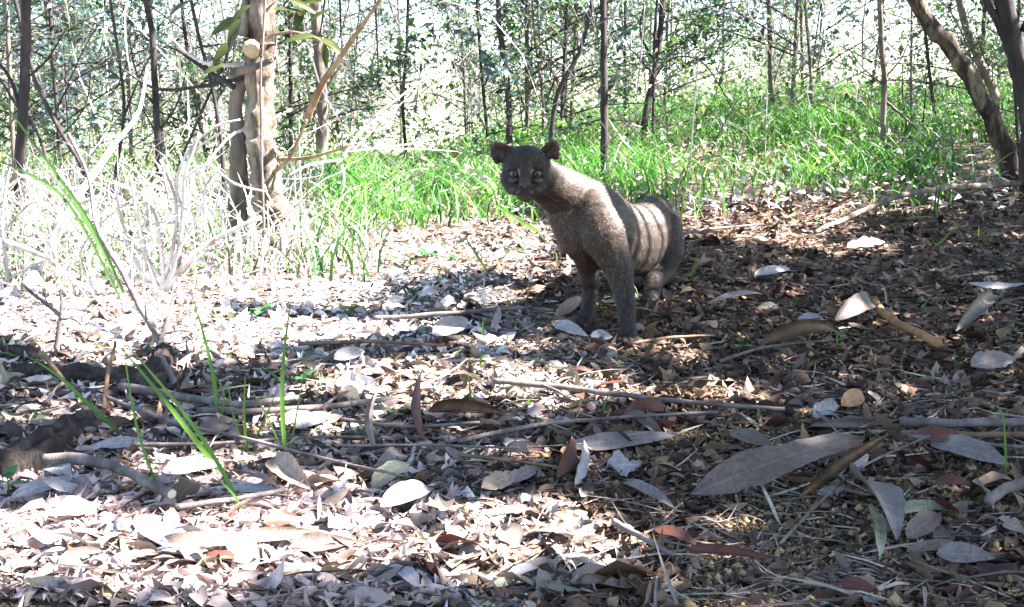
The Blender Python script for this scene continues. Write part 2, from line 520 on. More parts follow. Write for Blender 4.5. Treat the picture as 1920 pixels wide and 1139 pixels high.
x2, y2 = sample_ground(118000, pixfrac=.75)
_k = rng.random(len(x2)) > barefn(x2, y2) * .6; x2, y2 = x2[_k], y2[_k]
N2 = len(x2)
L2 = np.clip(rng.lognormal(math.log(.012), .5, N2), .004, .035)
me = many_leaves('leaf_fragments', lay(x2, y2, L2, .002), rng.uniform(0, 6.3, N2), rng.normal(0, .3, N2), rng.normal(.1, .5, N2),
                 L2, L2 * rng.uniform(.3, .8, N2), rng.normal(0, .2, N2), rng.normal(0, .3, N2), light_tint(pal(N2, LIT_COLS, [3, 2.6, 3, 4, 3, 1, 2, .5]), x2, y2), rows=3)
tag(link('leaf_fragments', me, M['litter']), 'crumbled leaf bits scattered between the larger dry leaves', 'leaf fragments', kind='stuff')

# straw and twiglets
x3, y3 = sample_ground(9000, pixfrac=.6)
N3 = len(x3)
L3 = np.clip(rng.lognormal(math.log(.055), .5, N3), .02, .2)
me = many_leaves('twig_litter', lay(x3, y3, L3 * .6, .006), rng.normal(.05, .8, N3), rng.normal(0, .13, N3), rng.normal(0, .5, N3),
                 L3, rng.uniform(.0012, .0034, N3) * (1 + .25 * y3), rng.normal(0, .08, N3), np.full(N3, .8),
                 pal(N3, [(.12, .09, .075), (.25, .21, .18), (.42, .36, .27), (.06, .04, .03)], [3, 3, 2, 2]))
tag(link('twig_litter', me, M['litter']), 'fine twigs and straw strewn through the leaf litter', 'twig litter', kind='stuff')

# soil granules, mostly at the lower right
Ng = 42000
gy = CAM_Z * F / (rng.uniform(560, 1180, Ng) - 200)
gx = rng.uniform(-.25, .6, Ng) * gy
keep = rng.random(Ng) < np.clip(.25 + .9 * sstep(-.1, .3, gx / gy), 0, 1)
gx, gy = gx[keep], gy[keep]; Ng = len(gx)
gr = rng.lognormal(math.log(.0023), .4, Ng)
octa = np.array([(1, 0, 0), (-1, 0, 0), (0, 1, 0), (0, -1, 0), (0, 0, 1), (0, 0, -1.0)])
V = octa[None] * (gr[:, None, None] * rng.uniform(.55, 1.35, (Ng, 6, 1))) + np.stack((gx, gy, H(gx, gy) + gr * .9 + .002), -1)[:, None]
of = np.array([(0, 2, 4), (2, 1, 4), (1, 3, 4), (3, 0, 4), (2, 0, 5), (1, 2, 5), (3, 1, 5), (0, 3, 5)])
Fc = (np.arange(Ng) * 6)[:, None, None] + of[None]
C = np.repeat(np.concatenate((pal(Ng, [(.30, .20, .09), (.16, .10, .05), (.42, .30, .15), (.08, .055, .035)], [3, 3, 1.4, 2]), np.ones((Ng, 1))), 1), 6, axis=0)
me = mesh_np('soil_crumbs', V.reshape(-1, 3), Fc.ravel(), np.full(Ng * 8, 3), True, C)
tag(link('soil_crumbs', me, M['litter']), 'yellow brown soil crumbs showing between leaves at lower right', 'soil crumbs', kind='stuff')

# ------------------------------------------------------------------ single fallen leaves
def leaf_grid(L, W, bow=.1, cup=.3, twist=0., wave=.0, nu=10, nv=4, tip=1.0, tatter=0.0, seed=0, roll_edge=0.0):
    """detailed leaf in local space, length along X, centre at origin, with UV"""
    vs, uvs, fs = [], [], []
    rs = random.Random(seed)
    edge = [[1 - tatter * rs.random() * rs.random() for _ in range(nu + 1)] for _ in range(2)]
    for i in range(nu + 1):
        t = i / nu
        w = (math.sin(math.pi * min(1, t ** .8)) ** .75) * (1 - .25 * t) * W * .5 * tip + W * .018
        if t < .06: w = W * .03
        for j in range(-nv // 2, nv // 2 + 1):
            s = j / (nv / 2)
            ww = w * (edge[0][i] if s < 0 else edge[1][i])
            ang = cup * abs(s) + roll_edge * s * s
            vv = math.copysign(ww * abs(s) * math.cos(ang), s)
            zz = ww * abs(s) * math.sin(ang)
            zz += wave * W * math.sin(t * 9 + s * 1.5 + seed) * abs(s)
            tw = twist * (t - .5)
            y = vv * math.cos(tw) - zz * math.sin(tw)
            z = vv * math.sin(tw) + zz * math.cos(tw)
            z += bow * L * (1 - 4 * (t - .5) ** 2)
            yb = wave * L * .35 * math.sin(t * 3 + seed)
            vs.append((L * (t - .5), y + yb, z)); uvs.append((t, s))
    n = nv + 1
    for i in range(nu):
        for j in range(nv):
            a = i * n + j
            fs.append((a, a + n, a + n + 1, a + 1))
    me = bpy.data.meshes.new('leaf')
    me.from_pydata(vs, [], fs)
    uv = me.uv_layers.new(name='UVMap')
    for p in me.polygons:
        p.use_smooth = True
        for li in p.loop_indices:
            uv.data[li].uv = uvs[me.loops[li].vertex_index]
    me.update()
    return me

def landmark(px, py):
    if py > 1000:
        return ('in the bottom left corner' if px < 330 else 'by the half rolled leaf at the bottom edge' if px < 700 else 'in the bottom edge sun patch' if px < 1150 else 'in the shade along the bottom edge' if px < 1560 else 'in the bottom right corner')
    if py > 900:
        return ('below the branch with the cut end' if px < 480 else 'just left of the domed white leaf' if px < 780 else 'on the upper rim of the lower sun patch' if px < 1120 else 'on the yellow crumbs under the largest leaf' if px < 1560 else 'below the drooping grey leaf')
    if py > 780:
        return ('around the arching rotten root' if px < 300 else 'between the foreground grass blades' if px < 620 else 'near the rust red upright leaf' if px < 950 else 'near the long pointed pale grey leaf' if px < 1300 else 'above the largest leaf' if px < 1640 else 'by the two straight sticks')
    if py > 640:
        return ('around the dark stump' if px < 500 else 'in the sun left of the long grey stick' if px < 900 else 'between the paws and the long grey stick' if px < 1300 else 'below the curved tan pod')
    return ('under the bleached bush' if px < 620 else 'left of the cat' if px < 1060 else 'to the right of the cat')
cache = {}
cn = list(LEAFC)
solo_mat = ['grey', 'pale', 'taupe', 'brown', 'tan', 'red', 'orange', 'olive']
word = {'grey': 'grey', 'pale': 'whitish', 'taupe': 'dull brown', 'brown': 'dark brown', 'tan': 'tan', 'red': 'reddish', 'orange': 'amber', 'olive': 'dull olive'}
LC = np.array(LIT_COLS)
for q in solo:
    c = colr[q]
    mi = int(np.argmin(((LC - c) ** 2).sum(1)))
    mk = ['grey', 'pale', 'taupe', 'brown', 'tan', 'red', 'tan', 'olive'][mi]
    var = random.randrange(7)
    key = (var, mk)
    if key not in cache:
        rs = random.Random(var * 31)
        m_ = leaf_grid(1, rs.uniform(.40, .50) if var in (0, 3, 5) else rs.uniform(.22, .30), bow=rs.uniform(-.16, .2), cup=rs.uniform(-.3, .9), twist=rs.uniform(-1, 1), wave=rs.uniform(0, .09), nu=7, nv=2, tatter=.3, seed=var)
        m_.materials.append(M['leaf_' + mk]); cache[key] = m_
    o = bpy.data.objects.new('fallen_leaf', cache[key]); col.objects.link(o)
    s = float(L[q]) * 1.1
    o.scale = (s, s, s)
    o.location = (pos[q][0], pos[q][1], pos[q][2] + .006)
    o.rotation_euler = (float(roll[q]), float(pitch[q]), float(yaw[q]))
    ppx, ppy = project(np.array(x[q]), np.array(y[q]), np.array(pos[q][2]))
    lm = landmark(float(ppx), float(ppy))
    sh = 'broad' if var in (0, 3, 5) else 'narrow'
    tag(o, f'small {sh} {word[mk]} dry leaf lying {lm}', 'fallen leaf', f'small {word[mk]} leaves {lm}')

def hero_leaf(a, b, w, matk, label, tilt=35, bow=.06, cup=.25, twist=.3, wave=.03, lift=.012, lb=None, tatter=.12, name='fallen_leaf', roll_edge=0., nv=6, nu=16):
    A = G(*a); B = G(*b)
    A = A + Vector((0, 0, lift)); B = B + Vector((0, 0, lift if lb is None else lb))
    mid = (A + B) / 2
    X = (B - A); Ln = X.length; X.normalize()
    hz = Vector((-X.y, X.x, 0)).normalized()
    if hz.y < 0: hz = -hz
    Y = (hz * math.cos(R(tilt)) + Vector((0, 0, 1)) * math.sin(R(tilt)))
    Y = (Y - X * Y.dot(X)).normalized()
    Z = X.cross(Y)
    Wm = w * mid.y / F / max(.35, math.sin(R(tilt) + .3))
    if Z.z < 0: Y = -Y; Z = -Z
    me = leaf_grid(Ln * 1.04, Wm, bow=bow, cup=cup, twist=twist, wave=wave, nu=nu, nv=nv, tatter=tatter, seed=hash((a, b)) % 97 if False else int(a[0] + b[1]) % 97, roll_edge=roll_edge)
    me.materials.append(M['leaf_' + matk])
    o = bpy.data.objects.new(name, me); col.objects.link(o)
    mtx = Matrix((X, Y, Z)).transposed().to_4x4()
    extra = Wm * .5 * math.sin(R(tilt)) * .8
    mtx.translation = mid + Vector((0, 0, extra))
    o.matrix_world = mtx
    tag(o, label, 'fallen leaf')
    return o

HL = [
 ((1290, 955), (1615, 892), 64, 'taupe', 'largest leaf, a long wavy grey brown blade at lower right', dict(tilt=30, tatter=.3, wave=.11, bow=.10, cup=.1, twist=.5, lb=.03)),
 ((1500, 965), (1655, 885), 42, 'brown', 'rolled brown leaf propped over the right end of the largest leaf', dict(tilt=45, cup=1.0, bow=.05, lb=.04)),
 ((1590, 930), (1680, 1050), 75, 'grey', 'drooping grey leaf with pale centre below the largest leaf', dict(tilt=25, cup=.5, bow=.08)),
 ((1625, 970), (1645, 1075), 24, 'olive', 'narrow ragged pale leaf strip hanging beside the drooping grey leaf', dict(tilt=20, cup=.4, tatter=.5)),
 ((1068, 862), (1262, 842), 36, 'grey', 'long pale grey leaf with a pointed tip under a thin twig', dict(tilt=28, bow=.02, cup=.1)),
 ((1168, 925), (1262, 978), 20, 'grey', 'narrow silvery leaf slanting down below the crumpled white leaf', dict(tilt=20, cup=.3)),
 ((1140, 905), (1200, 900), 52, 'pale', 'crumpled white leaf lying on the yellow soil crumbs', dict(tilt=35, wave=.16, tatter=.6)),
 ((262, 992), (382, 1085), 34, 'pale', 'broad pale lilac oval leaf at the bottom left', dict(tilt=12, bow=.02, cup=.08, twist=.1)),
 ((28, 962), (142, 922), 28, 'pale', 'slender pale lilac leaf above the bottom left corner', dict(tilt=30, cup=.15)),
 ((408, 1056), (612, 1032), 40, 'tan', 'half rolled pale brown leaf at the bottom edge', dict(tilt=40, cup=.7, bow=.03)),
 ((545, 1062), (662, 1048), 44, 'taupe', 'wide brown leaf overlapping the half rolled leaf at the bottom edge', dict(tilt=40, cup=.5, bow=.03)),
 ((308, 912), (412, 898), 36, 'pale', 'sunlit white oval leaf right of the cut branch', dict(tilt=30)),
 ((512, 895), (584, 950), 50, 'tan', 'sunlit tan leaf standing on edge under the thin long twig', dict(tilt=35, cup=.5)),
 ((706, 862), (716, 800), 34, 'tan', 'pale upright leaf stub beside a dark hole in the litter', dict(tilt=60, cup=.8, lb=.05)),
 ((798, 852), (796, 775), 38, 'red', 'upright rust red leaf left of the dark curled leaf', dict(tilt=60, cup=.3, lb=.06)),
 ((806, 800), (945, 808), 46, 'brown', 'dark brown curled leaf behind the rust red leaf', dict(tilt=50, cup=.9, bow=.1)),
 ((1168, 806), (1256, 798), 34, 'red', 'glossy red curled leaf arching under the long grey stick', dict(tilt=40, bow=.25, cup=.4)),
 ((1578, 786), (1614, 760), 34, 'orange', 'striped amber leaf right of the centre of the shaded litter', dict(tilt=40)),
 ((1522, 826), (1684, 808), 30, 'taupe', 'curled brown leaf with pale rim left of the two straight sticks', dict(tilt=35, cup=.8, bow=-.06)),
 ((1548, 838), (1676, 820), 14, 'olive', 'thin pale crescent leaf under the curled brown leaf', dict(tilt=45, bow=-.08)),
 ((1702, 848), (1824, 862), 30, 'red', 'arched dark red leaf lying on the two straight sticks', dict(tilt=35, bow=.22)),
 ((1748, 860), (1886, 902), 48, 'grey', 'broad grey leaf behind the tall grass sprig at right', dict(tilt=30)),
 ((1425, 668), (1565, 648), 44, 'brown', 'curled brown leaf right of the front paws', dict(tilt=50, bow=.18, cup=.7, wave=.06)),
 ((1498, 612), (1548, 626), 24, 'pale', 'small bright bluish white leaf in the shade right of the cat', dict(tilt=35)),
 ((1816, 560), (1918, 558), 16, 'pale', 'narrow pale curved leaf near the right edge', dict(tilt=35, bow=-.08, lift=.03)),
 ((1790, 640), (1860, 575), 34, 'taupe', 'tan folded leaf under the narrow pale curved leaf', dict(tilt=40, cup=.7)),
 ((1566, 625), (1625, 600), 40, 'taupe', 'arched grey brown leaf left of the curved tan pod', dict(tilt=45, bow=.2)),
 ((905, 945), (968, 920), 40, 'tan', 'tan leaf with a broken edge in the middle foreground', dict(tilt=45, tatter=.4)),
 ((950, 930), (1010, 905), 30, 'grey', 'grey green leaf behind the tan broken leaf', dict(tilt=45, tatter=.4)),
 ((1046, 925), (1070, 868), 34, 'red', 'reddish brown leaf standing in the middle foreground', dict(tilt=50, cup=.5, lb=.03)),
 ((1078, 935), (1094, 872), 28, 'pale', 'torn pale leaf standing beside the reddish brown leaf', dict(tilt=50, tatter=.5, lb=.03)),
 ((1668, 985), (1788, 975), 26, 'olive', 'pale green narrow leaf right of the drooping grey leaf', dict(tilt=35)),
 ((1700, 1040), (1760, 995), 40, 'taupe', 'square broken tan leaf with a visible midrib', dict(tilt=30, tatter=.3)),
 ((1748, 935), (1822, 938), 24, 'red', 'dark red arched leaf above the pale green narrow leaf', dict(tilt=35, bow=.25)),
 ((1820, 930), (1860, 985), 26, 'olive', 'curved olive leaf hanging near the right edge', dict(tilt=40, cup=.6)),
 ((1288, 1058), (1442, 1075), 26, 'red', 'red and cream narrow leaf at the bottom right of centre', dict(tilt=40, bow=.08, cup=.5)),
 ((1755, 1070), (1860, 1080), 44, 'grey', 'wide grey leaf at the lower right bottom edge', dict(tilt=35)),
 ((1700, 1062), (1800, 1048), 22, 'taupe', 'narrow brown leaf touching the wide grey leaf', dict(tilt=35)),
 ((1870, 1000), (1920, 1030), 30, 'tan', 'broken tan leaf at the right edge near the bottom', dict(tilt=35, tatter=.5)),
 ((1532, 952), (1582, 940), 20, 'pale', 'small white leaf just under the rolled brown leaf', dict(tilt=45)),
 ((1592, 905), (1624, 878), 32, 'pale', 'small white leaf standing behind the rolled brown leaf', dict(tilt=55)),
 ((812, 650), (878, 626), 40, 'pale', 'large white sunlit leaf left of the front paws', dict(tilt=45)),
 ((921, 632), (930, 600), 22, 'pale', 'white leaf standing upright left of the front paws', dict(tilt=65, lb=.03)),
 ((1042, 628), (1100, 650), 26, 'pale', 'white leaf with a sharp tip before the far front paw', dict(tilt=45)),
 ((1108, 650), (1148, 652), 24, 'pale', 'small white leaf between the front paws', dict(tilt=50)),
 ((628, 694), (684, 682), 30, 'pale', 'white sunlit leaf right of the dark stump', dict(tilt=40)),
 ((1590, 480), (1656, 468), 26, 'pale', 'bright split white leaf in the sun right of the cat', dict(tilt=40, tatter=.5)),
 ((1415, 530), (1480, 520), 20, 'pale', 'pale leaf in a sun fleck beyond the shade', dict(tilt=35)),
 ((1820, 715), (1900, 700), 46, 'grey', 'broad grey green leaf by the right edge', dict(tilt=40, tatter=.5)),
 ((716, 980), (806, 952), 44, 'pale', 'domed white leaf at the left end of the sunny patch', dict(tilt=40, bow=.15)),
 ((556, 826), (622, 800), 28, 'pale', 'white oval leaf behind the foreground grass blades', dict(tilt=40)),
 ((178, 868), (276, 850), 26, 'pale', 'white leaf lying under the thin long twig', dict(tilt=35)),
 ((100, 800), (128, 766), 32, 'tan', 'pale ribbed leaf on the rotten log', dict(tilt=50, lift=.03)),
 ((1370, 838), (1450, 862), 30, 'taupe', 'reddish grey leaf above the largest leaf', dict(tilt=30)),
 ((1440, 890), (1490, 880), 30, 'olive', 'small cream leaf touching the top of the largest leaf', dict(tilt=40)),
 ((1522, 800), (1572, 790), 34, 'pale', 'crumpled white leaf beside the striped amber leaf', dict(tilt=40, wave=.14, tatter=.5)),
 ((1330, 585), (1432, 565), 12, 'grey', 'flat narrow grey leaf on the shaded ground right of the hind leg', dict(tilt=25)),
 ((1040, 610), (1090, 580), 26, 'tan', 'tan curved leaf behind the far front paw', dict(tilt=55)),
 ((498, 1010), (560, 1000), 34, 'red', 'dark red leaf above the half rolled leaf', dict(tilt=40)),
 ((100, 1000), (190, 975), 34, 'tan', 'pinkish tan leaf mottled brown near the bottom left corner', dict(tilt=35, wave=.08)),
]
for a, b, w, mk, lab, kw in HL:
    hero_leaf(a, b, w, mk, lab, **kw)

# ------------------------------------------------------------------ sticks on the ground
def ground_stick(pts, wpx, matk, label, cat='stick', name='fallen_stick', lift=0.008, taper=.6, rough=.15, group=None, twigs=0, cut=False, heights=None):
    P3 = []
    wpx *= 1.12; lift += .014
    for i, (a, b) in enumerate(pts):
        g = G(a, b + wpx * .45)
        h = lift + (heights[i] if heights else 0)
        P3.append(g + Vector((0, 0, h + wpx * .2 * g.y / F)))
    rr = [wpx * .5 * p.y / F * (1 - (1 - taper) * i / (len(pts) - 1)) for i, p in enumerate(P3)]
    g = Geo().tube(P3, rr, seg=9, sub=8, rough=rough, wob=.35, seed=pts[0][0] * .013)
    o = link(name, g.mesh(name), M[matk])
    for k in range(twigs):
        t = random.uniform(.2, .8) * (len(P3) - 1); i = int(t); p = P3[i].lerp(P3[min(i + 1, len(P3) - 1)], t - i)
        d = (P3[-1] - P3[0]).normalized(); s = Vector((-d.y, d.x, random.uniform(.0, .5))) * random.choice((-1, 1))
        q = p + (d * random.uniform(.3, 1) + s) * random.uniform(.03, .09)
        q.z = max(q.z, float(H(q.x, q.y)) + .004)
        g2 = Geo().tube([p, p.lerp(q, .5) + Vector((0, 0, .004)), q], [rr[i] * .5, rr[i] * .4, rr[i] * .2], seg=6, sub=4, wob=.3)
        link('twig', g2.mesh('twig'), M[matk], o)
    if cut:
        d = (P3[-1] - P3[-2]).normalized()
        q = Vector((0, 0, 1)).rotation_difference(d).to_matrix()
        g3 = Geo().sphere(P3[-1], (rr[-1] * .96, rr[-1] * .96, rr[-1] * .12), 12, 6, q)
        link('cut_end', g3.mesh('cut_end'), M['cut_end'], o)
    tag(o, label, cat, group)
    return o

ground_stick([(925, 742), (1040, 752), (1150, 766), (1300, 782), (1470, 796)], 12, 'twig_grey', 'long grey stick lying in front of the cat', twigs=2, lift=.012)
ground_stick([(860, 862), (1000, 832), (1140, 818), (1345, 806)], 9, 'twig_grey', 'long thin stick running below the long grey one', twigs=2, lift=.014)
ground_stick([(195, 775), (330, 828), (470, 862), (640, 906), (770, 935)], 8, 'twig_grey', 'thin dark twig crossing the foreground grass blades', twigs=2, lift=.015)
ground_stick([(640, 872), (820, 870), (960, 876), (1090, 868)], 5, 'twig_grey', 'thin black twig in the middle foreground', lift=.012)
ground_stick([(640, 815), (760, 828), (900, 822)], 8, 'twig_grey', 'dark twig under the rust red upright leaf', lift=.01)
ground_stick([(85, 892), (190, 900), (250, 925), (325, 962)], 21, 'twig_grey', 'thick grey branch with a pale cut end at left', 'branch', 'fallen_branch', taper=.85, cut=True, lift=.012)
ground_stick([(1685, 820), (1800, 822), (1960, 822)], 17, 'twig_grey', 'upper of two straight grey sticks at the right edge', taper=.9, lift=.012)
ground_stick([(1690, 836), (1810, 838), (1960, 840)], 12, 'twig_brown', 'lower of two straight sticks at the right edge, browner', taper=.9, lift=.006)
ground_stick([(1700, 850), (1800, 862), (1900, 872), (1960, 874)], 8, 'twig_grey', 'thin grey stick crossing under the arched dark red leaf', taper=.8, lift=.012)
ground_stick([(1640, 590), (1652, 612), (1690, 638), (1757, 676)], 13, 'pod', 'curved tan seed pod lying in the shade at right', 'seed pod', 'seed_pod', taper=1.15, rough=.08, lift=.02)
ground_stick([(1850, 968), (1890, 945), (1960, 925)], 18, 'twig_grey', 'dark stick entering from the right edge above the bottom corner', taper=1.2)
ground_stick([(1460, 1075), (1540, 990), (1620, 920), (1740, 862)], 6, 'twig_grey', 'thin bent twig passing behind the drooping grey leaf', lift=.02)
ground_stick([(1530, 800), (1560, 830), (1600, 870)], 5, 'twig_grey', 'short thin twig near the curled brown leaf with pale rim', lift=.01)
ground_stick([(380, 790), (500, 790), (640, 778), (760, 760)], 14, 'twig_grey', 'dark stick half buried behind the foreground grass', lift=.004, twigs=1)
ground_stick([(230, 748), (350, 770), (450, 782), (560, 770)], 16, 'twig_grey', 'dark stick leaning out from the rotten stump', lift=.01, twigs=1)
ground_stick([(250, 862), (420, 858), (560, 850), (700, 846)], 7, 'twig_grey', 'slim stick lying flat behind the white leaves at left', lift=.008)
ground_stick([(330, 985), (450, 965), (540, 950)], 12, 'twig_grey', 'short dark stick above the broad pale lilac leaf', lift=.008)
ground_stick([(1180, 668), (1260, 655), (1340, 650)], 6, 'twig_brown', 'short thin stick lying by the near front paw', lift=.01)
ground_stick([(1350, 700), (1440, 672), (1560, 660)], 6, 'twig_grey', 'thin curved twig under the curled brown leaf right of the paws', lift=.01)
ground_stick([(1150, 1010), (1200, 1040), (1260, 1075)], 14, 'twig_grey', 'short grey stick at the bottom right of the sunny patch', lift=.008)
ground_stick([(700, 615), (830, 606), (960, 596), (1040, 600)], 9, 'twig_grey', 'dark twig lying left of the front paws', lift=.008)
ground_stick([(560, 665), (700, 660), (830, 668)], 8, 'twig_brown', 'brown twig in front of the white sunlit leaf', lift=.008)
ground_stick([(860, 880), (1000, 900), (1050, 905)], 7, 'twig_brown', 'short brown twig at the middle of the foreground', lift=.008)
ground_stick([(1280, 450), (1330, 440), (1430, 430)], 6, 'twig_grey', 'short twig in the sun patch behind the rump', lift=.008)
# fallen branch at right, tall end at the leaning tree
g_fb = Geo().tube([P(1528, 445, 3.95) + Vector((0, 0, .02)), P(1600, 402, 4.35), P(1690, 368, 4.55), P(1790, 352, 4.75), P(1912, 344, 5.0)], [.008, .011, .012, .014, .015], seg=8, sub=10, rough=.2, wob=.7, seed=3)
fb = link('fallen_branch', g_fb.mesh('fallen_branch'), M['bark_grey']); tag(fb, 'long thin fallen branch reaching up to the foot of the leaning tree', 'branch')
for a_, b_, c_ in (((1640, 385), (1665, 350), 4.5), ((1740, 361), (1715, 385), 4.9)):
    link('twig', Geo().tube([P(*a_, c_), P(*b_, c_)], [.005, .002], seg=5, sub=4, wob=.5).mesh('twig'), M['bark_grey'], fb)

# rotten stump and log at left
def rotten(pts, widths, label, name, cat, lift=0.0, seg=30):
    P3 = []; rr = []
    for (a, b), w in zip(pts, widths):
        g = G(a, b + w * .5); r = w * .5 * g.y / F
        P3.append(g + Vector((0, 0, r * .75 + lift))); rr.append(r)
    g = Geo().tube(P3, rr, seg=seg, sub=22, rough=.6, wob=.12, seed=pts[0][0] * .07 + 2)
    o = link(name, g.mesh(name), M['rotten_wood'])
    return tag(o, label, cat), P3, rr
rotten([(-20, 880), (60, 850), (120, 810), (185, 772)], [60, 72, 60, 30], 'dark rotten root arching up at the left edge', 'rotten_log', 'log')
rotten([(30, 690), (120, 700), (230, 704), (330, 712)], [26, 34, 34, 30], 'dark log lying behind the rotten root', 'rotten_log', 'log')
rotten([(-30, 662), (40, 660), (75, 664)], [26, 28, 24], 'short brown log at the left edge', 'rotten_log', 'log')
o, P3, rr = rotten([(235, 738), (275, 712), (300, 684), (310, 650)], [30, 58, 48, 22], 'dark broken stump with dry stems growing out of it', 'stump', 'stump')
for i, (pl, w) in enumerate([([(330, 735), (318, 700), (300, 662)], 16), ([(262, 745), (280, 700), (288, 655)], 13), ([(225, 735), (262, 720), (330, 722)], 18), ([(300, 745), (340, 712), (350, 680)], 9)]):
    g_ = G(*pl[0]); Q_ = [P(a, b, g_.y - .01 + .02 * k) for k, (a, b) in enumerate(pl)]
    link('splinter', Geo().tube(Q_, [w * .5 * g_.y / F * f for f in (1, .9, .35)], seg=7, sub=7, rough=.5, wob=.4, seed=i + 3).mesh('splinter'), M['rotten_wood' if i % 2 else 'twig_grey'], o)
ground_stick([(196, 790), (205, 755), (222, 715)], 9, 'twig_brown', 'upright splinter of brown wood left of the stump', 'splinter', 'wood_splinter', heights=[0, .02, .05])
ground_stick([(82, 715), (100, 728), (122, 735)], 11, 'twig_brown', 'brown snag behind the rotten root', 'splinter', 'wood_splinter', heights=[.03, .02, .0])

# ------------------------------------------------------------------ grass sprigs (each blade a part)
def sprig(name, label, cat, blades, matk='blade', Y=None, group=None, root=None):
    """blades: list of (pixel polyline root first, width px). Rooted on the ground; the rest rises in the root's plane"""
    r0 = G(*(root or blades[0][0][0]))
    e = empty(name, r0, label, cat, group)
    for bl in blades:
        pts, w = bl[0], bl[1]
        lean = bl[2] if len(bl) > 2 else 0.0
        g0 = G(*pts[0])
        yb = g0.y
        P3 = [g0]
        n = len(pts) - 1
        for i, p in enumerate(pts[1:]):
            P3.append(P(p[0], p[1], yb + lean * (i + 1) / n))
        g = Geo().blade(P3, w * .68 * yb / F)
        link('blade', g.mesh('blade'), M[matk], e)
    return e

sprig('grass_tuft', 'tuft of long green blades arching over the cut branch and stump', 'grass', [
    ([(455, 962), (412, 875), (338, 765), (232, 640)], 12, .05),
    ([(425, 905), (370, 830), (300, 740), (225, 650)], 15, .1),
    ([(300, 925), (268, 840), (248, 760), (232, 650)], 8, .02),
    ([(470, 985), (440, 930), (400, 890)], 7, .02)])
sprig('grass_tuft', 'single pale green blade leaning left over the rotten root', 'grass', [([(240, 825), (170, 762), (110, 706), (52, 668)], 11, .05)])
sprig('grass_tuft', 'upright bright green sprig right of the stump', 'grass', [
    ([(537, 868), (530, 780), (531, 680), (546, 560)], 13, .03), ([(540, 860), (552, 800), (580, 640)], 5, .03), ([(536, 860), (500, 780), (470, 730)], 5, 0)])
sprig('grass_tuft', 'thin green blades in the sun behind the thin dark twig', 'grass', [
    ([(408, 795), (402, 720), (385, 640), (362, 560)], 11, .05), ([(412, 800), (420, 740), (400, 700)], 6, 0), ([(466, 862), (458, 780), (460, 700)], 8, 0),
    ([(470, 862), (440, 790), (425, 700)], 5, 0), ([(466, 850), (490, 800), (520, 730)], 5, 0)])
sprig('grass_tuft', 'bent green blade behind the hind leg of the cat', 'grass', [([(1262, 528), (1292, 520), (1312, 470)], 8, 0.0)])
sprig('grass_tuft', 'short green blade left of the cat chest', 'grass', [([(918, 518), (895, 480), (868, 440)], 7, 0.0)])
sprig('grass_tuft', 'two flat green blades lying below the cat chin', 'grass', [([(1020, 442), (975, 415), (925, 382)], 12, .1), ([(965, 430), (955, 410), (940, 385)], 7, .1)])
sprig('grass_tuft', 'upright green sprig at the right edge of the foreground', 'grass', [([(1886, 905), (1885, 840), (1880, 780), (1865, 755)], 7, 0), ([(1888, 900), (1880, 870), (1868, 850)], 4, 0)])
sprig('grass_tuft', 'slanting pale blade in the shade at right', 'grass', [([(1748, 468), (1770, 448), (1798, 420)], 5, 0)])
sprig('grass_tuft', 'tiny green sprig in front of the brown curled leaf', 'grass', [([(885, 765), (882, 740), (878, 700)], 8, 0), ([(905, 700), (900, 680), (906, 660)], 5, 0)])
sprig('grass_tuft', 'small green shoot right of the tan pod', 'grass', [([(1792, 695), (1790, 675), (1790, 655)], 5, 0)])
sprig('grass_tuft', 'small green shoot standing left of the front paws', 'grass', [([(905, 642), (905, 618), (907, 595)], 6, 0)])
sprig('grass_tuft', 'green shoot at the bottom of the foreground soil', 'grass', [([(1118, 1010), (1112, 995), (1105, 980)], 7, 0), ([(1440, 1078), (1470, 1060), (1500, 1050)], 5, 0)])
sprig('grass_tuft', 'thin green blade by the pale lilac leaf', 'grass', [([(130, 1075), (122, 1055), (114, 1035)], 7, 0)])
sprig('strap_plant', 'dark green strap leaves crossing the far left edge', 'plant', [
    ([(235, 560), (175, 430), (100, 320), (-20, 155)], 12, -.1), ([(230, 570), (130, 385), (40, 320), (-30, 296)], 9, -.1),
    ([(240, 560), (150, 400), (60, 290)], 6, 0)], matk='blade_dark')

# seedlings (stem + each leaf)
def seedling(px, py, hpx, leaves, label, sz=30):
    r0 = G(px, py); s = r0.y / F
    e = empty('seedling', r0, label, 'seedling')
    top = r0 + Vector((0, 0, hpx * s))
    link('stem', Geo().tube([r0, top], [.0012, .0009], seg=5, sub=2).mesh('stem'), M['blade'], e)
    for i in range(leaves):
        a = i * 2.4 + px
        d = Vector((math.cos(a), math.sin(a) * .8, random.uniform(-.1, .5))).normalized()
        me = leaf_grid(sz * s, sz * s * .6, bow=.08, cup=.2, nu=7, nv=4)
        me.materials.append(M['seedling'])
        l_ = bpy.data.objects.new('leaf', me); col.objects.link(l_)
        Yv = Vector((0, 0, 1)).cross(d).normalized(); Zv = d.cross(Yv)
        # tilt towards the light
        mt = Matrix((d, Yv, Zv)).transposed().to_4x4()
        mt.translation = top - Vector((0, 0, hpx * s * .12 * i)) + d * sz * s * .5
        l_.parent = e
        l_.matrix_parent_inverse = Matrix.Translation(-r0)
        l_.matrix_basis = mt
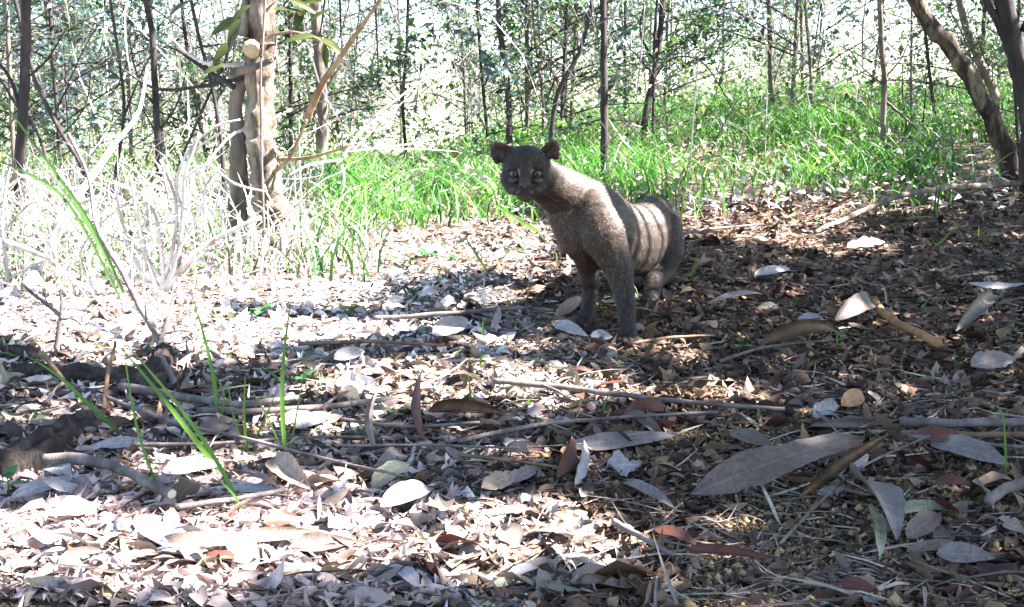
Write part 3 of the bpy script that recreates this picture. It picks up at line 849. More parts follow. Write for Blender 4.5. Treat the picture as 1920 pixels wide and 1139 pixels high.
for a in [(18, 940, 50, 4, 'green seedling with oval leaves at the left edge', 44), (745, 795, 22, 5, 'green seedling left of the rust red upright leaf', 26),
          (760, 885, 10, 4, 'small green seedling between two thin twigs', 24), (1388, 668, 16, 4, 'small green seedling right of the front paws', 24),
          (570, 722, 12, 5, 'dark green seedling in the sunny litter right of the stump', 34), (660, 595, 14, 5, 'green seedling near the upright green sprig', 28),
          (610, 590, 14, 3, 'little green seedling left of the sunlit litter', 24), (1135, 572, 16, 3, 'tiny green seedling between the front legs of the cat', 14),
          (795, 490, 14, 5, 'green seedling in the sun left of the cat', 26), (850, 495, 10, 4, 'low green seedling close to the cat chest', 22),
          (490, 600, 18, 5, 'green seedling at the foot of the brush pile', 34), (600, 520, 14, 4, 'green seedling near the twin stem tree', 24),
          (740, 500, 14, 4, 'pale green seedling on the sunlit litter', 22), (30, 680, 12, 3, 'dark green seedling before the short brown log', 30)]:
    seedling(*a)

# ------------------------------------------------------------------ grass bank behind (stuff)
def grass_field(name, N, region, hmin, hmax, cols, wts, label, cat, wmin=.0018, wmax=.0055, mat='grass', lean=.8, seg=5):
    x, y = region(N)
    N = len(x)
    h = rng.uniform(hmin, hmax, N) * (.75 + .35 * np.sin(x * 2.7 + y * 1.9) * np.sin(y * 1.3 - x)) 
    a = rng.uniform(0, 2 * np.pi, N)
    bend = np.abs(rng.normal(lean, .3, N)) * h
    w = rng.uniform(wmin, wmax, N)
    t = np.linspace(0, 1, seg)
    bx = x[:, None] + np.cos(a)[:, None] * bend[:, None] * t[None] ** 2
    by = y[:, None] + np.sin(a)[:, None] * bend[:, None] * t[None] ** 2
    bz = H(x, y)[:, None] + h[:, None] * (t - .25 * t ** 3)[None]
    c = rng.uniform(0, 2 * np.pi, N)
    ww = w[:, None] * (1 - t ** 2)[None] + .0006
    dx, dy = np.cos(c)[:, None] * ww, np.sin(c)[:, None] * ww
    V = np.stack((np.stack((bx - dx, by - dy, bz), -1), np.stack((bx + dx, by + dy, bz), -1)), 2).reshape(-1, 3)
    fl = np.array([[2 * i, 2 * i + 1, 2 * i + 3, 2 * i + 2] for i in range(seg - 1)])
    Fc = (np.arange(N) * 2 * seg)[:, None, None] + fl[None]
    C = np.repeat(np.concatenate((pal(N, cols, wts), np.ones((N, 1))), 1), 2 * seg, axis=0)
    me = mesh_np(name, V, Fc.ravel(), np.full(N * (seg - 1), 4), True, C)
    return tag(link(name, me, M[mat]), label, cat, kind='stuff')

GRN = [(.04, .13, .03), (.075, .20, .04), (.13, .27, .06), (.03, .09, .025), (.36, .32, .25)]
def reg_main(N):
    y = rng.uniform(4.2, 15, N) ** 1.0
    x = rng.uniform(-1, 1, N) * np.where(rng.random(N) < .85, .55 * y, .6 * y + 1.5)
    edge = 4.75 + .5 * np.sin(x * 2.1) + .35 * np.sin(x * 5.3 + 1) + .75 * sstep(.2, 1.2, x) + .0 * x
    clump = .5 + .5 * np.sin(x * 5 + 2 * np.sin(y * 3)) * np.sin(y * 4.1 + x)
    dens = np.where(x < -.9 - .12 * (y - 5), .22, 1.0)
    dens = dens * (1 - .8 * sstep(.36, .43, x / y) * sstep(8, 6.5, y))
    k = (y > edge + .1 + rng.normal(0, .6, N)) & (rng.random(N) < dens * (.35 + .65 * clump))
    return x[k], y[k]
grass_field('grass', 80000, reg_main, .09, .34, GRN, [3, 3, 2, 2.5, .8], 'bank of fresh green grass rising behind the cat', 'grass')
# dead leaves caught among the grass
Ng2 = 16000
ly = rng.uniform(4.6, 12, Ng2); lx = rng.uniform(-.55, .62, Ng2) * ly
Lg = rng.uniform(.02, .07, Ng2)
me = many_leaves('leaves_in_grass', np.stack((lx, ly, H(lx, ly) + np.abs(rng.normal(0, .06, Ng2))), -1), rng.uniform(0, 6.3, Ng2), rng.normal(0, .4, Ng2), rng.normal(0, .6, Ng2), Lg, Lg * .4, rng.normal(0, .2, Ng2), rng.normal(.1, .3, Ng2),
                 pal(Ng2, [(.42, .35, .33), (.52, .48, .46), (.25, .17, .12), (.10, .07, .05)], [3, 3, 2, 2]), rows=3)
tag(link('leaves_in_grass', me, M['litter']), 'pinkish dry leaves caught among the green grass of the bank', 'dry leaves', kind='stuff')
def reg_left(N):
    y = rng.uniform(2.9, 6.5, N); x = rng.uniform(-.6, -.12, N) * y
    k = rng.random(N) < sstep(-.1, -.9, x) * .8 + .1
    return x[k], y[k]
grass_field('dry_grass', 6500, reg_left, .04, .26, [(.5, .46, .40), (.36, .31, .25), (.09, .2, .05), (.05, .13, .035), (.03, .07, .03)], [2.4, 2, 4, 3, 2], 'bleached dry grass standing in the sun under the brush', 'dry grass', .0015, .004, 'straw', .7)
def reg_sp(N):
    y = rng.uniform(1.6, 4.6, N); x = rng.uniform(-.5, .5, N) * y
    return x, y
grass_field('grass_shoots', 240, reg_sp, .02, .09, GRN, [3, 3, 3, 1, 1], 'sparse thin green shoots coming up through the litter', 'grass', .0012, .0025)

# ------------------------------------------------------------------ standing trees, saplings and stems
def base_at(px, Y):
    d = (px - 960) / F * Y
    return Vector((d, Y, float(H(d, Y))))

def stem_tree(name, label, cat, pts, wpx, Y, matk, branches=(), group=None, seg=10, rough=.18, rooted=True, extend=1.2, taper=.75, Yend=None, sub=8, wl=None):
    """pts bottom to top in photo pixels"""
    n = len(pts)
    Ye = Y if Yend is None else Yend
    P3 = [P(a, b, Y + (Ye - Y) * i / (n - 1)) for i, (a, b) in enumerate(pts)]
    if rooted:
        g0 = float(H(P3[0].x, P3[0].y))
        if P3[0].z > g0 + .02:
            P3.insert(0, Vector((P3[0].x + (P3[0].x - P3[1].x) * .1, P3[0].y, g0 - .03)))
        else:
            P3[0].z = g0 - .03
    d = (P3[-1] - P3[-2]).normalized()
    P3.append(P3[-1] + (d + Vector((0, 0, .3))).normalized() * extend)
    r0 = wpx * .5 * Y / F
    m = len(P3)
    rr = [r0 * (1 - (1 - taper) * i / (m - 1)) for i in range(m)]
    rr[0] *= 1.25
    e = empty(name, P3[0], label, cat, group)
    link('trunk', Geo().tube(P3, rr, seg=seg, sub=sub, rough=rough, wob=.25, seed=pts[0][0] * .011).mesh('trunk'), M[matk], e)
    for b in branches:
        bp, bw = b[0], b[1]
        by = b[2] if len(b) > 2 else Y
        by0 = Y
        k = len(bp)
        Q = [P(a_, b_, by0 + (by - by0) * i / max(1, k - 1)) for i, (a_, b_) in enumerate(bp)]
        r = bw * .5 * Y / F
        link('branch', Geo().tube(Q, [r * (1 - .6 * i / (k - 1)) for i in range(k)], seg=7, sub=6, rough=.12, wob=.4, seed=bp[0][0] * .03).mesh('branch'), M[b[3] if len(b) > 3 else matk], e)
    return e, P3

# twin stemmed tree at left
t1, p1 = stem_tree('forest_tree', 'twin stemmed pale barked tree with a round pale gall left of the cat', 'tree',
    [(516, 492), (513, 462), (507, 400), (495, 300), (488, 200), (490, 90), (495, 0)], 58, 3.45, 'bark_pale', [
    ([(450, 470), (446, 380), (450, 280), (443, 200), (470, 120), (482, 80)], 42, 3.5, 'bark_grey'),
    ([(455, 70), (462, 20), (466, -40)], 28, 3.45, 'bark_pale'),
    ([(575, 225), (600, 165), (650, 90), (720, -10)], 15, 3.2, 'bark_tan'),
    ([(500, 330), (540, 300), (575, 225)], 10, 3.3, 'bark_tan'),
    ([(520, 300), (580, 296), (660, 272)], 9, 3.3, 'bark_tan'),
    ([(470, 120), (400, 122), (350, 100), (320, 70)], 8, 3.4, 'dead_wood'),
    ([(480, 140), (400, 158), (300, 168), (230, 130)], 9, 3.5, 'bark_dark'),
    ([(440, 165), (370, 120), (330, 90)], 11, 3.5, 'bark_dark'),
    ([(480, 240), (440, 250), (400, 290), (370, 330)], 7, 3.3, 'dead_wood'),
    ], seg=22, rough=.5, sub=16)
gl = Geo().sphere(P(471, 92, 3.37), (.027, .022, .028), 14, 9)
gl.v = [v + noise.noise_vector(v * 60) * .006 for v in gl.v]
link('gall', gl.mesh('gall'), M['gall'], t1)
link('bark_flap', Geo().tube([P(430, 140, 3.38), P(470, 128, 3.36), P(512, 112, 3.38)], [.008, .013, .006], seg=9, sub=6, rough=.8, seed=4).mesh('bark_flap'), M['bark_grey'], t1)
# broad leaves on the twin stemmed tree
def tree_leaf(c, Lpx, Wpx, ang, Y, parent, matk='broad_leaf', tilt=.5, name='leaf'):
    p = P(c[0], c[1], Y); s = Y / F
    me = leaf_grid(Lpx * s, Wpx * s, bow=.06, cup=.25, nu=8, nv=4, tatter=.1)
    me.materials.append(M[matk])
    o = bpy.data.objects.new(name, me); col.objects.link(o)
    X = Vector((math.cos(ang), random.uniform(-.3, .3), -math.sin(ang))).normalized()
    n0 = Vector((0, -math.cos(tilt), math.sin(tilt)))
    Yv = n0.cross(X).normalized(); Zv = X.cross(Yv)
    mt = Matrix((X, Yv, Zv)).transposed().to_4x4(); mt.translation = p
    o.parent = parent; o.matrix_parent_inverse = Matrix.Translation(-Vector(parent.location)); o.matrix_basis = mt
for c, Lp, Wp, an in [((425, 50), 80, 30, 2.7), ((440, 70), 70, 34, 1.9), ((415, 102), 64, 26, 2.2), ((450, 30), 70, 26, 2.4), ((505, 20), 50, 20, -.8),
                      ((540, 22), 70, 22, .1), ((570, 15), 66, 22, .5), ((560, 40), 60, 26, 1.9), ((590, 78), 90, 28, .15), ((625, 92), 70, 30, .7),
                      ((560, 75), 74, 26, 2.9), ((600, 30), 60, 20, -.5), ((610, 105), 56, 20, 1.5), ((400, 130), 50, 20, 2.6), ((340, 15), 70, 20, -.5), ((580, 3), 60, 22, 0)]:
    tree_leaf(c, Lp * .85, Wp * .8, an, 3.3 + random.uniform(-.1, .1), t1, tilt=random.uniform(.3, 1.2))
link('branch', Geo().tube([P(490, 75, 3.4), P(545, 60, 3.3), P(600, 75, 3.3)], [.005, .004, .003], seg=6).mesh('branch'), M['bark_tan'], t1)

stem_tree('sapling', 'straight dark thin pole of a sapling rising behind the cat', 'sapling', [(1134, 348), (1133, 240), (1132, 120), (1131, 0)], 15, 6.4, 'bark_dark',
          [([(1133, 180), (1141, 178), (1146, 182)], 6)])
lt, _ = stem_tree('forest_tree', 'leaning tree with sunlit patchy bark at the upper right', 'tree', [(1908, 372), (1875, 260), (1830, 165), (1780, 85), (1712, -8)], 34, 5.3, 'bark_leaning', [
    ([(1905, 300), (1895, 340), (1880, 380)], 22)], seg=14, rough=.25)
stem_tree('forest_tree', 'thick dark trunk at the top right corner', 'tree', [(1935, 400), (1928, 200), (1900, 80), (1880, -10)], 40, 5.0, 'bark_dark', [
    ([(1925, 130), (1880, 60), (1838, -20)], 24), ([(1925, 60), (1945, 0)], 24)], seg=12, rough=.2)
stem_tree('forest_tree', 'grey curving stem behind the leaning tree', 'tree', [(1858, 300), (1868, 190), (1828, 95), (1798, -5)], 17, 7.5, 'bark_grey', [
    ([(1850, 110), (1880, 125), (1920, 130)], 8)])
THIN = [
 ('thin dark stem left of the cat head against the bright sky', [(955, 222), (948, 130), (936, 50), (934, -5)], 12, 8.5, 'bark_dark', ()),
 ('forked dark stem leaning right above the cat head', [(1035, 235), (1050, 165), (1085, 100), (1105, 30), (1110, -5)], 9, 8, 'bark_dark', [([(1055, 150), (1085, 90), (1050, 10)], 4), ([(1040, 150), (1022, 200)], 4)]),
 ('slim straight stem in the thicket above the shoulder of the cat', [(1018, 190), (1008, 110), (1002, 60), (998, 0)], 6, 9, 'bark_grey', ()),
 ('thick dark forked stem behind the grass right of the pole', [(1208, 230), (1222, 160), (1232, 110), (1240, 30)], 13, 8.5, 'bark_dark', [([(1225, 150), (1260, 110), (1320, 120), (1380, 215)], 5), ([(1230, 120), (1200, 60), (1215, -10)], 5), ([(1225, 140), (1180, 90)], 4)]),
 ('pair of blue grey stems above the middle of the grass bank', [(1448, 230), (1445, 130), (1443, 40), (1440, -10)], 11, 10, 'bark_grey', [([(1446, 180), (1465, 110), (1490, 60)], 5)]),
 ('straight grey stem beside the bright gap in the trees', [(1522, 235), (1520, 130), (1513, 50), (1510, -10)], 7, 9, 'bark_grey', ()),
 ('dark stem with twigs right of the bright gap', [(1664, 330), (1656, 250), (1658, 150), (1650, 20)], 12, 6.6, 'bark_grey', [([(1660, 190), (1690, 215), (1740, 260), (1790, 290)], 6), ([(1658, 160), (1620, 130), (1590, 90)], 4), ([(1655, 150), (1690, 110), (1710, 60)], 4), ([(1656, 120), (1640, 90)], 3)]),
 ('thin dark stem left of the leaning tree', [(1755, 235), (1748, 180), (1738, 90), (1733, 20)], 7, 7.5, 'bark_dark', ()),
 ('thin stem between the leaning tree and the right edge', [(1912, 300), (1905, 200), (1898, 120), (1890, 60)], 6, 6, 'bark_dark', ()),
 ('blue grey trunk in the thicket right of the twin stemmed tree', [(603, 275), (605, 200), (600, 130), (592, 30)], 24, 8, 'bark_grey', [([(602, 180), (640, 120), (660, 60)], 6)]),
 ('slender stem standing over the left of the grass bank', [(760, 270), (755, 190), (762, 100), (765, 0)], 7, 9, 'bark_dark', ()),
 ('dark trunk at the upper left corner', [(38, 480), (36, 330), (44, 200), (48, 90), (50, -10)], 22, 4.2, 'bark_dark', [([(44, 220), (20, 150), (-10, 110)], 9), ([(40, 300), (10, 380), (-5, 450)], 12, 4.1, 'bark_tan'), ([(46, 150), (90, 110), (120, 60)], 6)]),
 ('dark straight trunk in the left thicket', [(300, 345), (295, 250), (290, 150), (285, 60), (272, -10)], 14, 5.2, 'bark_dark', [([(294, 250), (330, 200), (350, 130)], 5), ([(292, 200), (260, 150), (240, 60)], 5), ([(296, 260), (270, 210), (240, 190)], 4)]),
 ('thin crooked stem left of the dark straight trunk', [(215, 340), (232, 220), (225, 120), (205, -10)], 7, 5, 'bark_dark', [([(232, 220), (260, 150), (290, 90)], 5), ([(228, 150), (190, 120), (160, 60)], 3)]),
 ('dark stem leaning left in the blue green thicket', [(160, 330), (110, 240), (70, 160), (58, 120)], 9, 4.8, 'bark_dark', [([(100, 220), (140, 150), (230, 110)], 4), ([(120, 250), (160, 200), (170, 130)], 4)]),
 ('fine dark stem next to the twin stemmed tree', [(415, 270), (405, 200), (395, 150), (360, 10)], 8, 5, 'bark_dark', [([(405, 190), (430, 140), (410, 60)], 4)]),
 ('thin grey stem rising in front of the twin stemmed tree', [(492, 345), (490, 240), (489, 120), (497, 0)], 5, 3.1, 'twig_grey', ()),
 ('slim leaning stem above the left brush', [(330, 330), (365, 240), (400, 160), (440, 60)], 6, 5, 'bark_dark', ()),
 ('thin dark stem far behind the brush', [(120, 420), (88, 300), (60, 230), (20, 180)], 6, 4.6, 'bark_dark', ()),
]
for lab, pts, w, Y, mk, br in THIN:
    stem_tree('forest_tree' if w > 12 else 'sapling', lab, 'tree' if w > 12 else 'sapling', pts, w, Y, mk, br, seg=8)

# ------------------------------------------------------------------ bleached brush at left
def brush(name, label, root, items, Y, matk='dead_wood', cat='brush', rootlift=0.):
    r0 = G(*root)
    e = empty(name, r0, label, cat)
    for it in items:
        pts, w = it[0], it[1]
        y0, y1 = (it[2], it[3]) if len(it) > 3 else (Y, Y)
        k = len(pts)
        Q = [P(a, b, y0 + (y1 - y0) * i / (k - 1)) for i, (a, b) in enumerate(pts)]
        for q in Q: q.z = max(q.z, float(H(q.x, q.y)) + .004)
        r = w * .62 * Y / F
        link('branch', Geo().tube(Q, [r * (1 - .55 * i / (k - 1)) for i in range(k)], seg=7, sub=5, rough=.3, wob=.18, seed=pts[0][0] * .07).mesh('branch'), M[it[4] if len(it) > 4 else matk], e)
    return e
Yb = 2.75
brush('dry_bush', 'sun bleached bush of white branches fanning up at left', (300, 600), [
 ([(300, 590), (330, 500), (345, 400), (350, 320), (375, 250)], 12), ([(300, 590), (280, 500), (262, 430), (245, 330)], 11),
 ([(305, 580), (360, 480), (420, 440), (490, 408)], 14), ([(300, 560), (325, 460), (330, 380), (300, 300)], 8),
 ([(310, 540), (300, 460), (290, 400), (270, 380)], 9), ([(340, 480), (400, 500), (470, 560), (510, 600)], 9),
 ([(345, 430), (385, 425), (382, 360), (400, 330)], 6), ([(345, 400), (330, 350), (350, 290), (400, 240), (450, 225)], 6),
 ([(300, 540), (240, 520), (190, 525)], 9), ([(300, 520), (260, 470), (200, 440)], 7), ([(335, 420), (290, 420), (240, 450)], 5),
 ([(350, 330), (390, 310), (440, 345), (500, 360)], 6), ([(355, 300), (380, 270), (430, 240)], 5), ([(320, 500), (350, 440), (390, 370)], 9),
 ([(290, 560), (250, 480), (225, 400), (215, 340)], 7), ([(330, 470), (400, 470), (470, 440)], 5)], Yb)
brush('dry_branch', 'long straight white branch leaning up from the left', (60, 560), [
 ([(50, 540), (85, 480), (140, 380), (215, 270)], 20, 2.7, 3.0), ([(140, 385), (180, 370), (195, 372)], 8), ([(215, 270), (260, 210), (275, 130)], 9, 3.0, 3.2)], Yb, cat='branch')
brush('dry_branch', 'crossed pale branches lying in the brush at far left', (130, 560), [
 ([(10, 455), (60, 470), (110, 500), (140, 550)], 14), ([(60, 530), (95, 470), (115, 420)], 9), ([(15, 530), (8, 460), (5, 400), (20, 300)], 8), ([(100, 490), (80, 440), (40, 450)], 7)], Yb, cat='branch')
brush('thorn_stem', 'dark crooked stem growing up out of the stump', (300, 650), [
 ([(312, 668), (290, 620), (262, 575), (235, 520), (205, 470), (180, 420), (165, 330), (128, 250)], 13, 2.0, 2.7), ([(300, 640), (318, 590), (325, 560)], 10, 2.05, 2.1),
 ([(295, 628), (345, 620), (370, 630)], 5, 2.05, 2.1), ([(275, 600), (272, 560)], 5, 2.1, 2.1)], 2.2, 'twig_grey', cat='stem')
brush('thorn_stem', 'small dark upright stem with side twigs at left', (108, 675), [
 ([(106, 680), (110, 620), (116, 570), (112, 545)], 9, 2.0, 2.05), ([(112, 600), (140, 600), (165, 620)], 4, 2.0, 2.0), ([(112, 590), (60, 550), (40, 530)], 7, 2.0, 2.1), ([(116, 600), (90, 570), (80, 540)], 4, 2., 2.)], 2.0, 'twig_grey', cat='stem')
brush('dry_branch', 'pale thin branches sweeping right behind the twin stemmed tree', (640, 330), [
 ([(640, 300), (690, 230), (760, 175), (850, 110)], 5, 4.2, 4.6), ([(655, 290), (720, 225), (800, 150)], 4, 4.2, 4.6, 'twig_grey'), ([(650, 285), (760, 272), (870, 250)], 4, 4.2, 4.4),
 ([(640, 300), (580, 310), (540, 330)], 5, 4.2, 4.0), ([(640, 310), (645, 340), (640, 365)], 5, 4.2, 4.2), ([(700, 280), (780, 280), (860, 285)], 3, 4.2, 4.4)], 4.2, cat='branch')
brush('dry_branch', 'bare dead twig standing in the sun at far left', (10, 560), [
 ([(2, 440), (60, 380), (100, 390), (130, 350)], 5), ([(20, 520), (60, 500), (110, 470), (160, 400)], 4), ([(180, 560), (150, 480), (190, 420), (240, 380)], 5)], Yb, cat='branch')
# tangle of fine dry twigs, too many to count
def tangle(name, N, region, L0, L1, w, cols, wts, label, cat):
    x, y, z = region(N)
    Ls = rng.uniform(L0, L1, N)
    me = many_leaves(name, np.stack((x, y, z), -1), rng.uniform(0, 6.28, N), rng.normal(-.7, .5, N), np.zeros(N), Ls, rng.uniform(w * .5, w, N), rng.normal(0, .12, N), np.full(N, 1.0), pal(N, cols, wts))
    return tag(link(name, me, M['straw']), label, cat, kind='stuff')
def rg(N):
    y = rng.uniform(2.7, 5.5, N); x = rng.uniform(-.56, -.18, N) * y
    return x, y, H(x, y) + np.abs(rng.normal(0, .11, N))
def rgb(N):
    y = rng.uniform(6.0, 15, N); x = rng.uniform(-.55, .6, N) * y
    return x, y, H(x, y) + rng.uniform(.1, 1.9, N)
tangle('thicket_twigs', 1500, rgb, .3, 1.3, .013, [(.05, .04, .045), (.14, .12, .11), (.4, .37, .35)], [3, 2, 1.5], 'criss crossing thin branches filling the thicket behind the grass', 'twigs')
tangle('dry_twigs', 1500, rg, .08, .36, .007, [(.64, .62, .58), (.5, .46, .4), (.1, .075, .06)], [5, 2, 1], 'loose tangle of fine bleached twigs and straw at left', 'twigs')

# ------------------------------------------------------------------ background saplings with crowns
def crown_meshes(seed, h, spread, nleaf, lsz, cols, wts, low=.04):
    r = np.random.default_rng(seed); rs = random.Random(seed)
    g = Geo()
    top = Vector((rs.uniform(-.7, .7), rs.uniform(-.7, .7), h))
    mid = Vector((rs.uniform(-.15, .15), rs.uniform(-.15, .15), h * .5))
    g.tube([Vector((0, 0, -.05)), mid, top], [.019, .015, .006], seg=6, sub=6, wob=.5)
    gb = Geo(); pts = []
    nb = 26
    for i in range(nb):
        t = low + (1 - low) * (i + rs.random()) / nb
        p0 = (Vector((0, 0, 0)).lerp(mid, t * 2) if t < .5 else mid.lerp(top, t * 2 - 1))
        a = rs.uniform(0, 6.28); ln = spread * (1.1 - t * .6) * rs.uniform(.5, 1.1)
        d = Vector((math.cos(a), math.sin(a), rs.uniform(.1, .7)))
        p1 = p0 + d * ln * .5; p2 = p0 + d * ln + Vector((0, 0, -.1 * ln))
        gb.tube([p0, p1, p2], [.009, .006, .002], seg=4, sub=3, wob=.6, cap=False)
        for k in range(3):
            q = p1 + Vector((rs.uniform(-1, 1), rs.uniform(-1, 1), rs.uniform(-.6, 1))) * ln * .5
            gb.tube([p1, q], [.004, .0015], seg=3, sub=2, cap=False)
            pts.append((p1, q))
        pts.append((p1, p2)); pts.append((p0, p1))
    pa = np.array([list(a) for a, b in pts]); pb = np.array([list(b) for a, b in pts])
    wt = np.linalg.norm(pb - pa, axis=1); wt = wt * r.gamma(.45, 1, len(pts)); idx = r.choice(len(pts), nleaf, p=wt / wt.sum())
    tt = r.random((nleaf, 1)) ** .7
    pos = pa[idx] * (1 - tt) + pb[idx] * tt + r.normal(0, .065, (nleaf, 3))
    pos[:, 2] = np.maximum(pos[:, 2], .1)
    Ls = np.clip(r.lognormal(0, .4, nleaf), .4, 1.9) * lsz
    cols = np.array(cols); w = np.array(wts, float); w /= w.sum()
    # neighbouring leaves share tone: clumps
    tone = .7 + .5 * (np.sin(pos[:, :1] * 5 + seed) * np.sin(pos[:, 2:] * 4 + pos[:, 1:2] * 5) * .5 + .5)
    c = np.clip(cols[r.choice(len(cols), nleaf, p=w)] * tone, .01, .8)
    me = many_leaves('crown', pos, r.uniform(0, 6.28, nleaf), r.normal(.3, .5, nleaf), r.normal(0, .6, nleaf), Ls, Ls * r.uniform(.35, .6, nleaf), r.normal(-.05, .08, nleaf), r.uniform(0, .3, nleaf), c, rows=3)
    return g.mesh('trunk'), gb.mesh('branches'), me

CG = [(.045, .09, .045), (.07, .13, .045), (.12, .19, .07), (.03, .055, .05), (.16, .15, .11)]
CB = [(.03, .065, .07), (.045, .09, .10), (.06, .085, .12), (.07, .12, .09), (.14, .14, .15)]
protos = []
for s in range(7):
    tm, bm_, cm = crown_meshes(100 + s, 3.6 + .4 * (s % 3), 1.2, 1700, .058, CB if s in (2, 5) else CG, [3, 3, 1.5, 3, 1.2])
    tm.materials.append(M['bark_dark'] if s % 2 else M['bark_grey']); bm_.materials.append(M['bark_dark']); cm.materials.append(M['crown_green'])
    protos.append((tm, bm_, cm))
def put_sapling(X, Y, s, rz, k, label, group, cat='sapling', name='sapling'):
    z = float(H(X, Y))
    e = empty(name, (X, Y, z), label, cat, group)
    e.rotation_euler = (0, 0, rz); e.scale = (s, s, s)
    for nm, me, kd in (('trunk', protos[k][0], None), ('branches', protos[k][1], 'stuff'), ('crown', protos[k][2], 'stuff')):
        o = bpy.data.objects.new(nm, me); col.objects.link(o); o.parent = e
        if kd: o['kind'] = kd
    return e
rs = random.Random(5)
cnt = 0
while cnt < 110:
    Y = rs.uniform(8.5, 34) if cnt > 20 else rs.uniform(8, 13)
    px = rs.uniform(-150, 2070)
    if 1530 < px < 1640 and rs.random() < .85: continue
    if 660 < px < 900 and Y < 14 and rs.random() < .6: continue
    X = (px - 960) / F * Y
    where = [(130, 'at the upper left corner'), (420, 'left of the twin stemmed tree'), (620, 'just behind the twin stemmed tree'), (900, 'between the twin stemmed tree and the cat'),
             (1120, 'above the cat head'), (1300, 'right of the straight dark pole'), (1530, 'behind the blue grey stems'), (1700, 'beside the bright gap in the trees'), (9999, 'behind the leaning tree')]
    near = 'near' if Y < 13 else 'mid distance' if Y < 22 else 'distant'
    wh = [w for lim, w in where if px < lim][0]
    lab = None; grp = 'leafy saplings of the thicket'
    k = rs.choice((2, 5, 0, 1)) if px < 500 else rs.randrange(7)
    lab = f'{near} {"blue green" if k in (2, 5) else "green"} leafy sapling {wh}'
    put_sapling(X, Y, rs.uniform(.7, 1.15), rs.uniform(0, 6.28), k, lab, grp + ' ' + wh)
    cnt += 1
from collections import defaultdict
_d = defaultdict(list)
for o in bpy.data.objects:
    if o.get('category') == 'sapling' and str(o.get('group', '')).startswith('leafy saplings'): _d[o['label']].append(o)
ORD = ['leftmost', 'second leftmost', 'third leftmost', 'fourth leftmost', 'fifth leftmost', 'sixth leftmost', 'seventh leftmost']
for lab, os_ in _d.items():
    if len(os_) > 1:
        os_.sort(key=lambda o: o.location.x / o.location.y)
        for i, o in enumerate(os_[:7]):
            o['label'] = ('rightmost' if i == len(os_) - 1 else ORD[i]) + ' ' + lab
# nearer dark blue green bush at the upper left
for (px, Y, s, k, lab) in [(70, 7.4, .62, 5, 'blue green bush far left behind the leaning dark stem'), (-20, 6.4, .6, 2, 'dark bush cut off by the left edge'), (250, 8.0, .7, 2, 'blue green bush behind the dark straight trunk'), (30, 5.6, .62, 2, 'dark blue green bush behind the dark trunk at upper left'), (120, 6.5, .7, 5, 'blue green bush right of the dark trunk at upper left'),
                        (1890, 7.2, .6, 1, 'green bush behind the leaning tree'), (1700, 8.0, .55, 4, 'pale green bush left of the leaning tree')]:
    put_sapling((px - 960) / F * Y, Y, s, px, k, lab, None, 'bush', 'bush')

# the thicket goes on beyond both sides of the picture
for i in range(36):
    Y = rs.uniform(4.5, 22); sd = 1 if i % 3 else -1
    X = sd * (Y * .52 + rs.uniform(1.0, 7))
    put_sapling(X, Y, rs.uniform(.7, 1.1), rs.uniform(0, 6.28), rs.randrange(7), f'sapling of the thicket beyond the {"right" if sd > 0 else "left"} edge of the picture', 'saplings outside the picture')
# low leafy undergrowth along the crest
Nu = 15000
uy = rng.uniform(8, 17, Nu); ux = rng.uniform(-.6, .65, Nu) * uy
kk = (np.sin(ux * 1.7 + uy) * np.sin(ux * .9 - uy * 1.3) > -.25)
ux, uy = ux[kk], uy[kk]; Nu = len(ux)
uz = H(ux, uy) + .1 + np.abs(rng.normal(0, .28, Nu))
Lu = rng.uniform(.035, .09, Nu)
me = many_leaves('undergrowth', np.stack((ux, uy, uz), -1), rng.uniform(0, 6.3, Nu), rng.normal(.2, .5, Nu), rng.normal(0, .5, Nu), Lu, Lu * .5, rng.normal(0, .1, Nu), rng.uniform(0, .3, Nu), pal(Nu, CG + [(.4, .36, .3)], [3, 3, 3, 1, 1, 1.6]), rows=3)
tag(link('undergrowth', me, M['crown_green']), 'low leafy undergrowth along the far edge of the grass bank', 'undergrowth', kind='stuff')

# ------------------------------------------------------------------ overhanging trees that shade the clearing
CAT_A = P(1060, 372, 2.27); CAT_B = P(1205, 415, 2.62); HEAD = P(985, 322, 2.12)
LIT = [  # sun pools on the ground, photo pixels: cx, cy, rx, ry, openness
 (260, 540, 480, 150, 1.0), (740, 450, 320, 75, .97), (480, 620, 330, 70, .93), (740, 640, 300, 40, .97), (1250, 662, 110, 16, .7),
 (850, 730, 350, 46, .95), (1330, 745, 130, 22, .75), (560, 800, 150, 26, .7), (260, 1040, 420, 90, .9), (840, 1020, 360, 80, .97), (1000, 500, 90, 26, .7), (340, 890, 130, 34, .75), (560, 920, 110, 34, .7),
 (1420, 425, 190, 40, .8), (1600, 470, 90, 14, .7), (1500, 390, 300, 16, .6), (950, 560, 90, 16, .3), (90, 780, 80, 20, .5)]
def openness(gx, gy, gz):
    px, py = project(gx, gy, gz)
    o = np.zeros_like(px)
    wob = 18 * np.sin(px * .021 + 2 * np.sin(py * .05)) * .6
    for cx, cy, rx, ry, s in LIT:
        d = ((px - cx) / rx) ** 2 + ((py + wob * ry / 60 - cy) / ry) ** 2
        o = np.maximum(o, s * (1 - sstep(.75, 1.1, d)))
    back = .85 * sstep(395, 350, py) * (1 - .85 * sstep(1450, 1700, px) * sstep(215, 290, py))
    return np.maximum(o, back)
Sx, Sy, Sz = SUN
Nc = 80000
cz = rng.uniform(2.2, 4.0, Nc)
gxx = rng.uniform(-2.6, 3.4, Nc); gyy = rng.uniform(.2, 8.5, Nc)
gzz = H(gxx, gyy)
tpar = (cz - gzz) / Sz
cxx = gxx + Sx * tpar; cyy = gyy + Sy * tpar
op = openness(gxx, gyy, gzz)
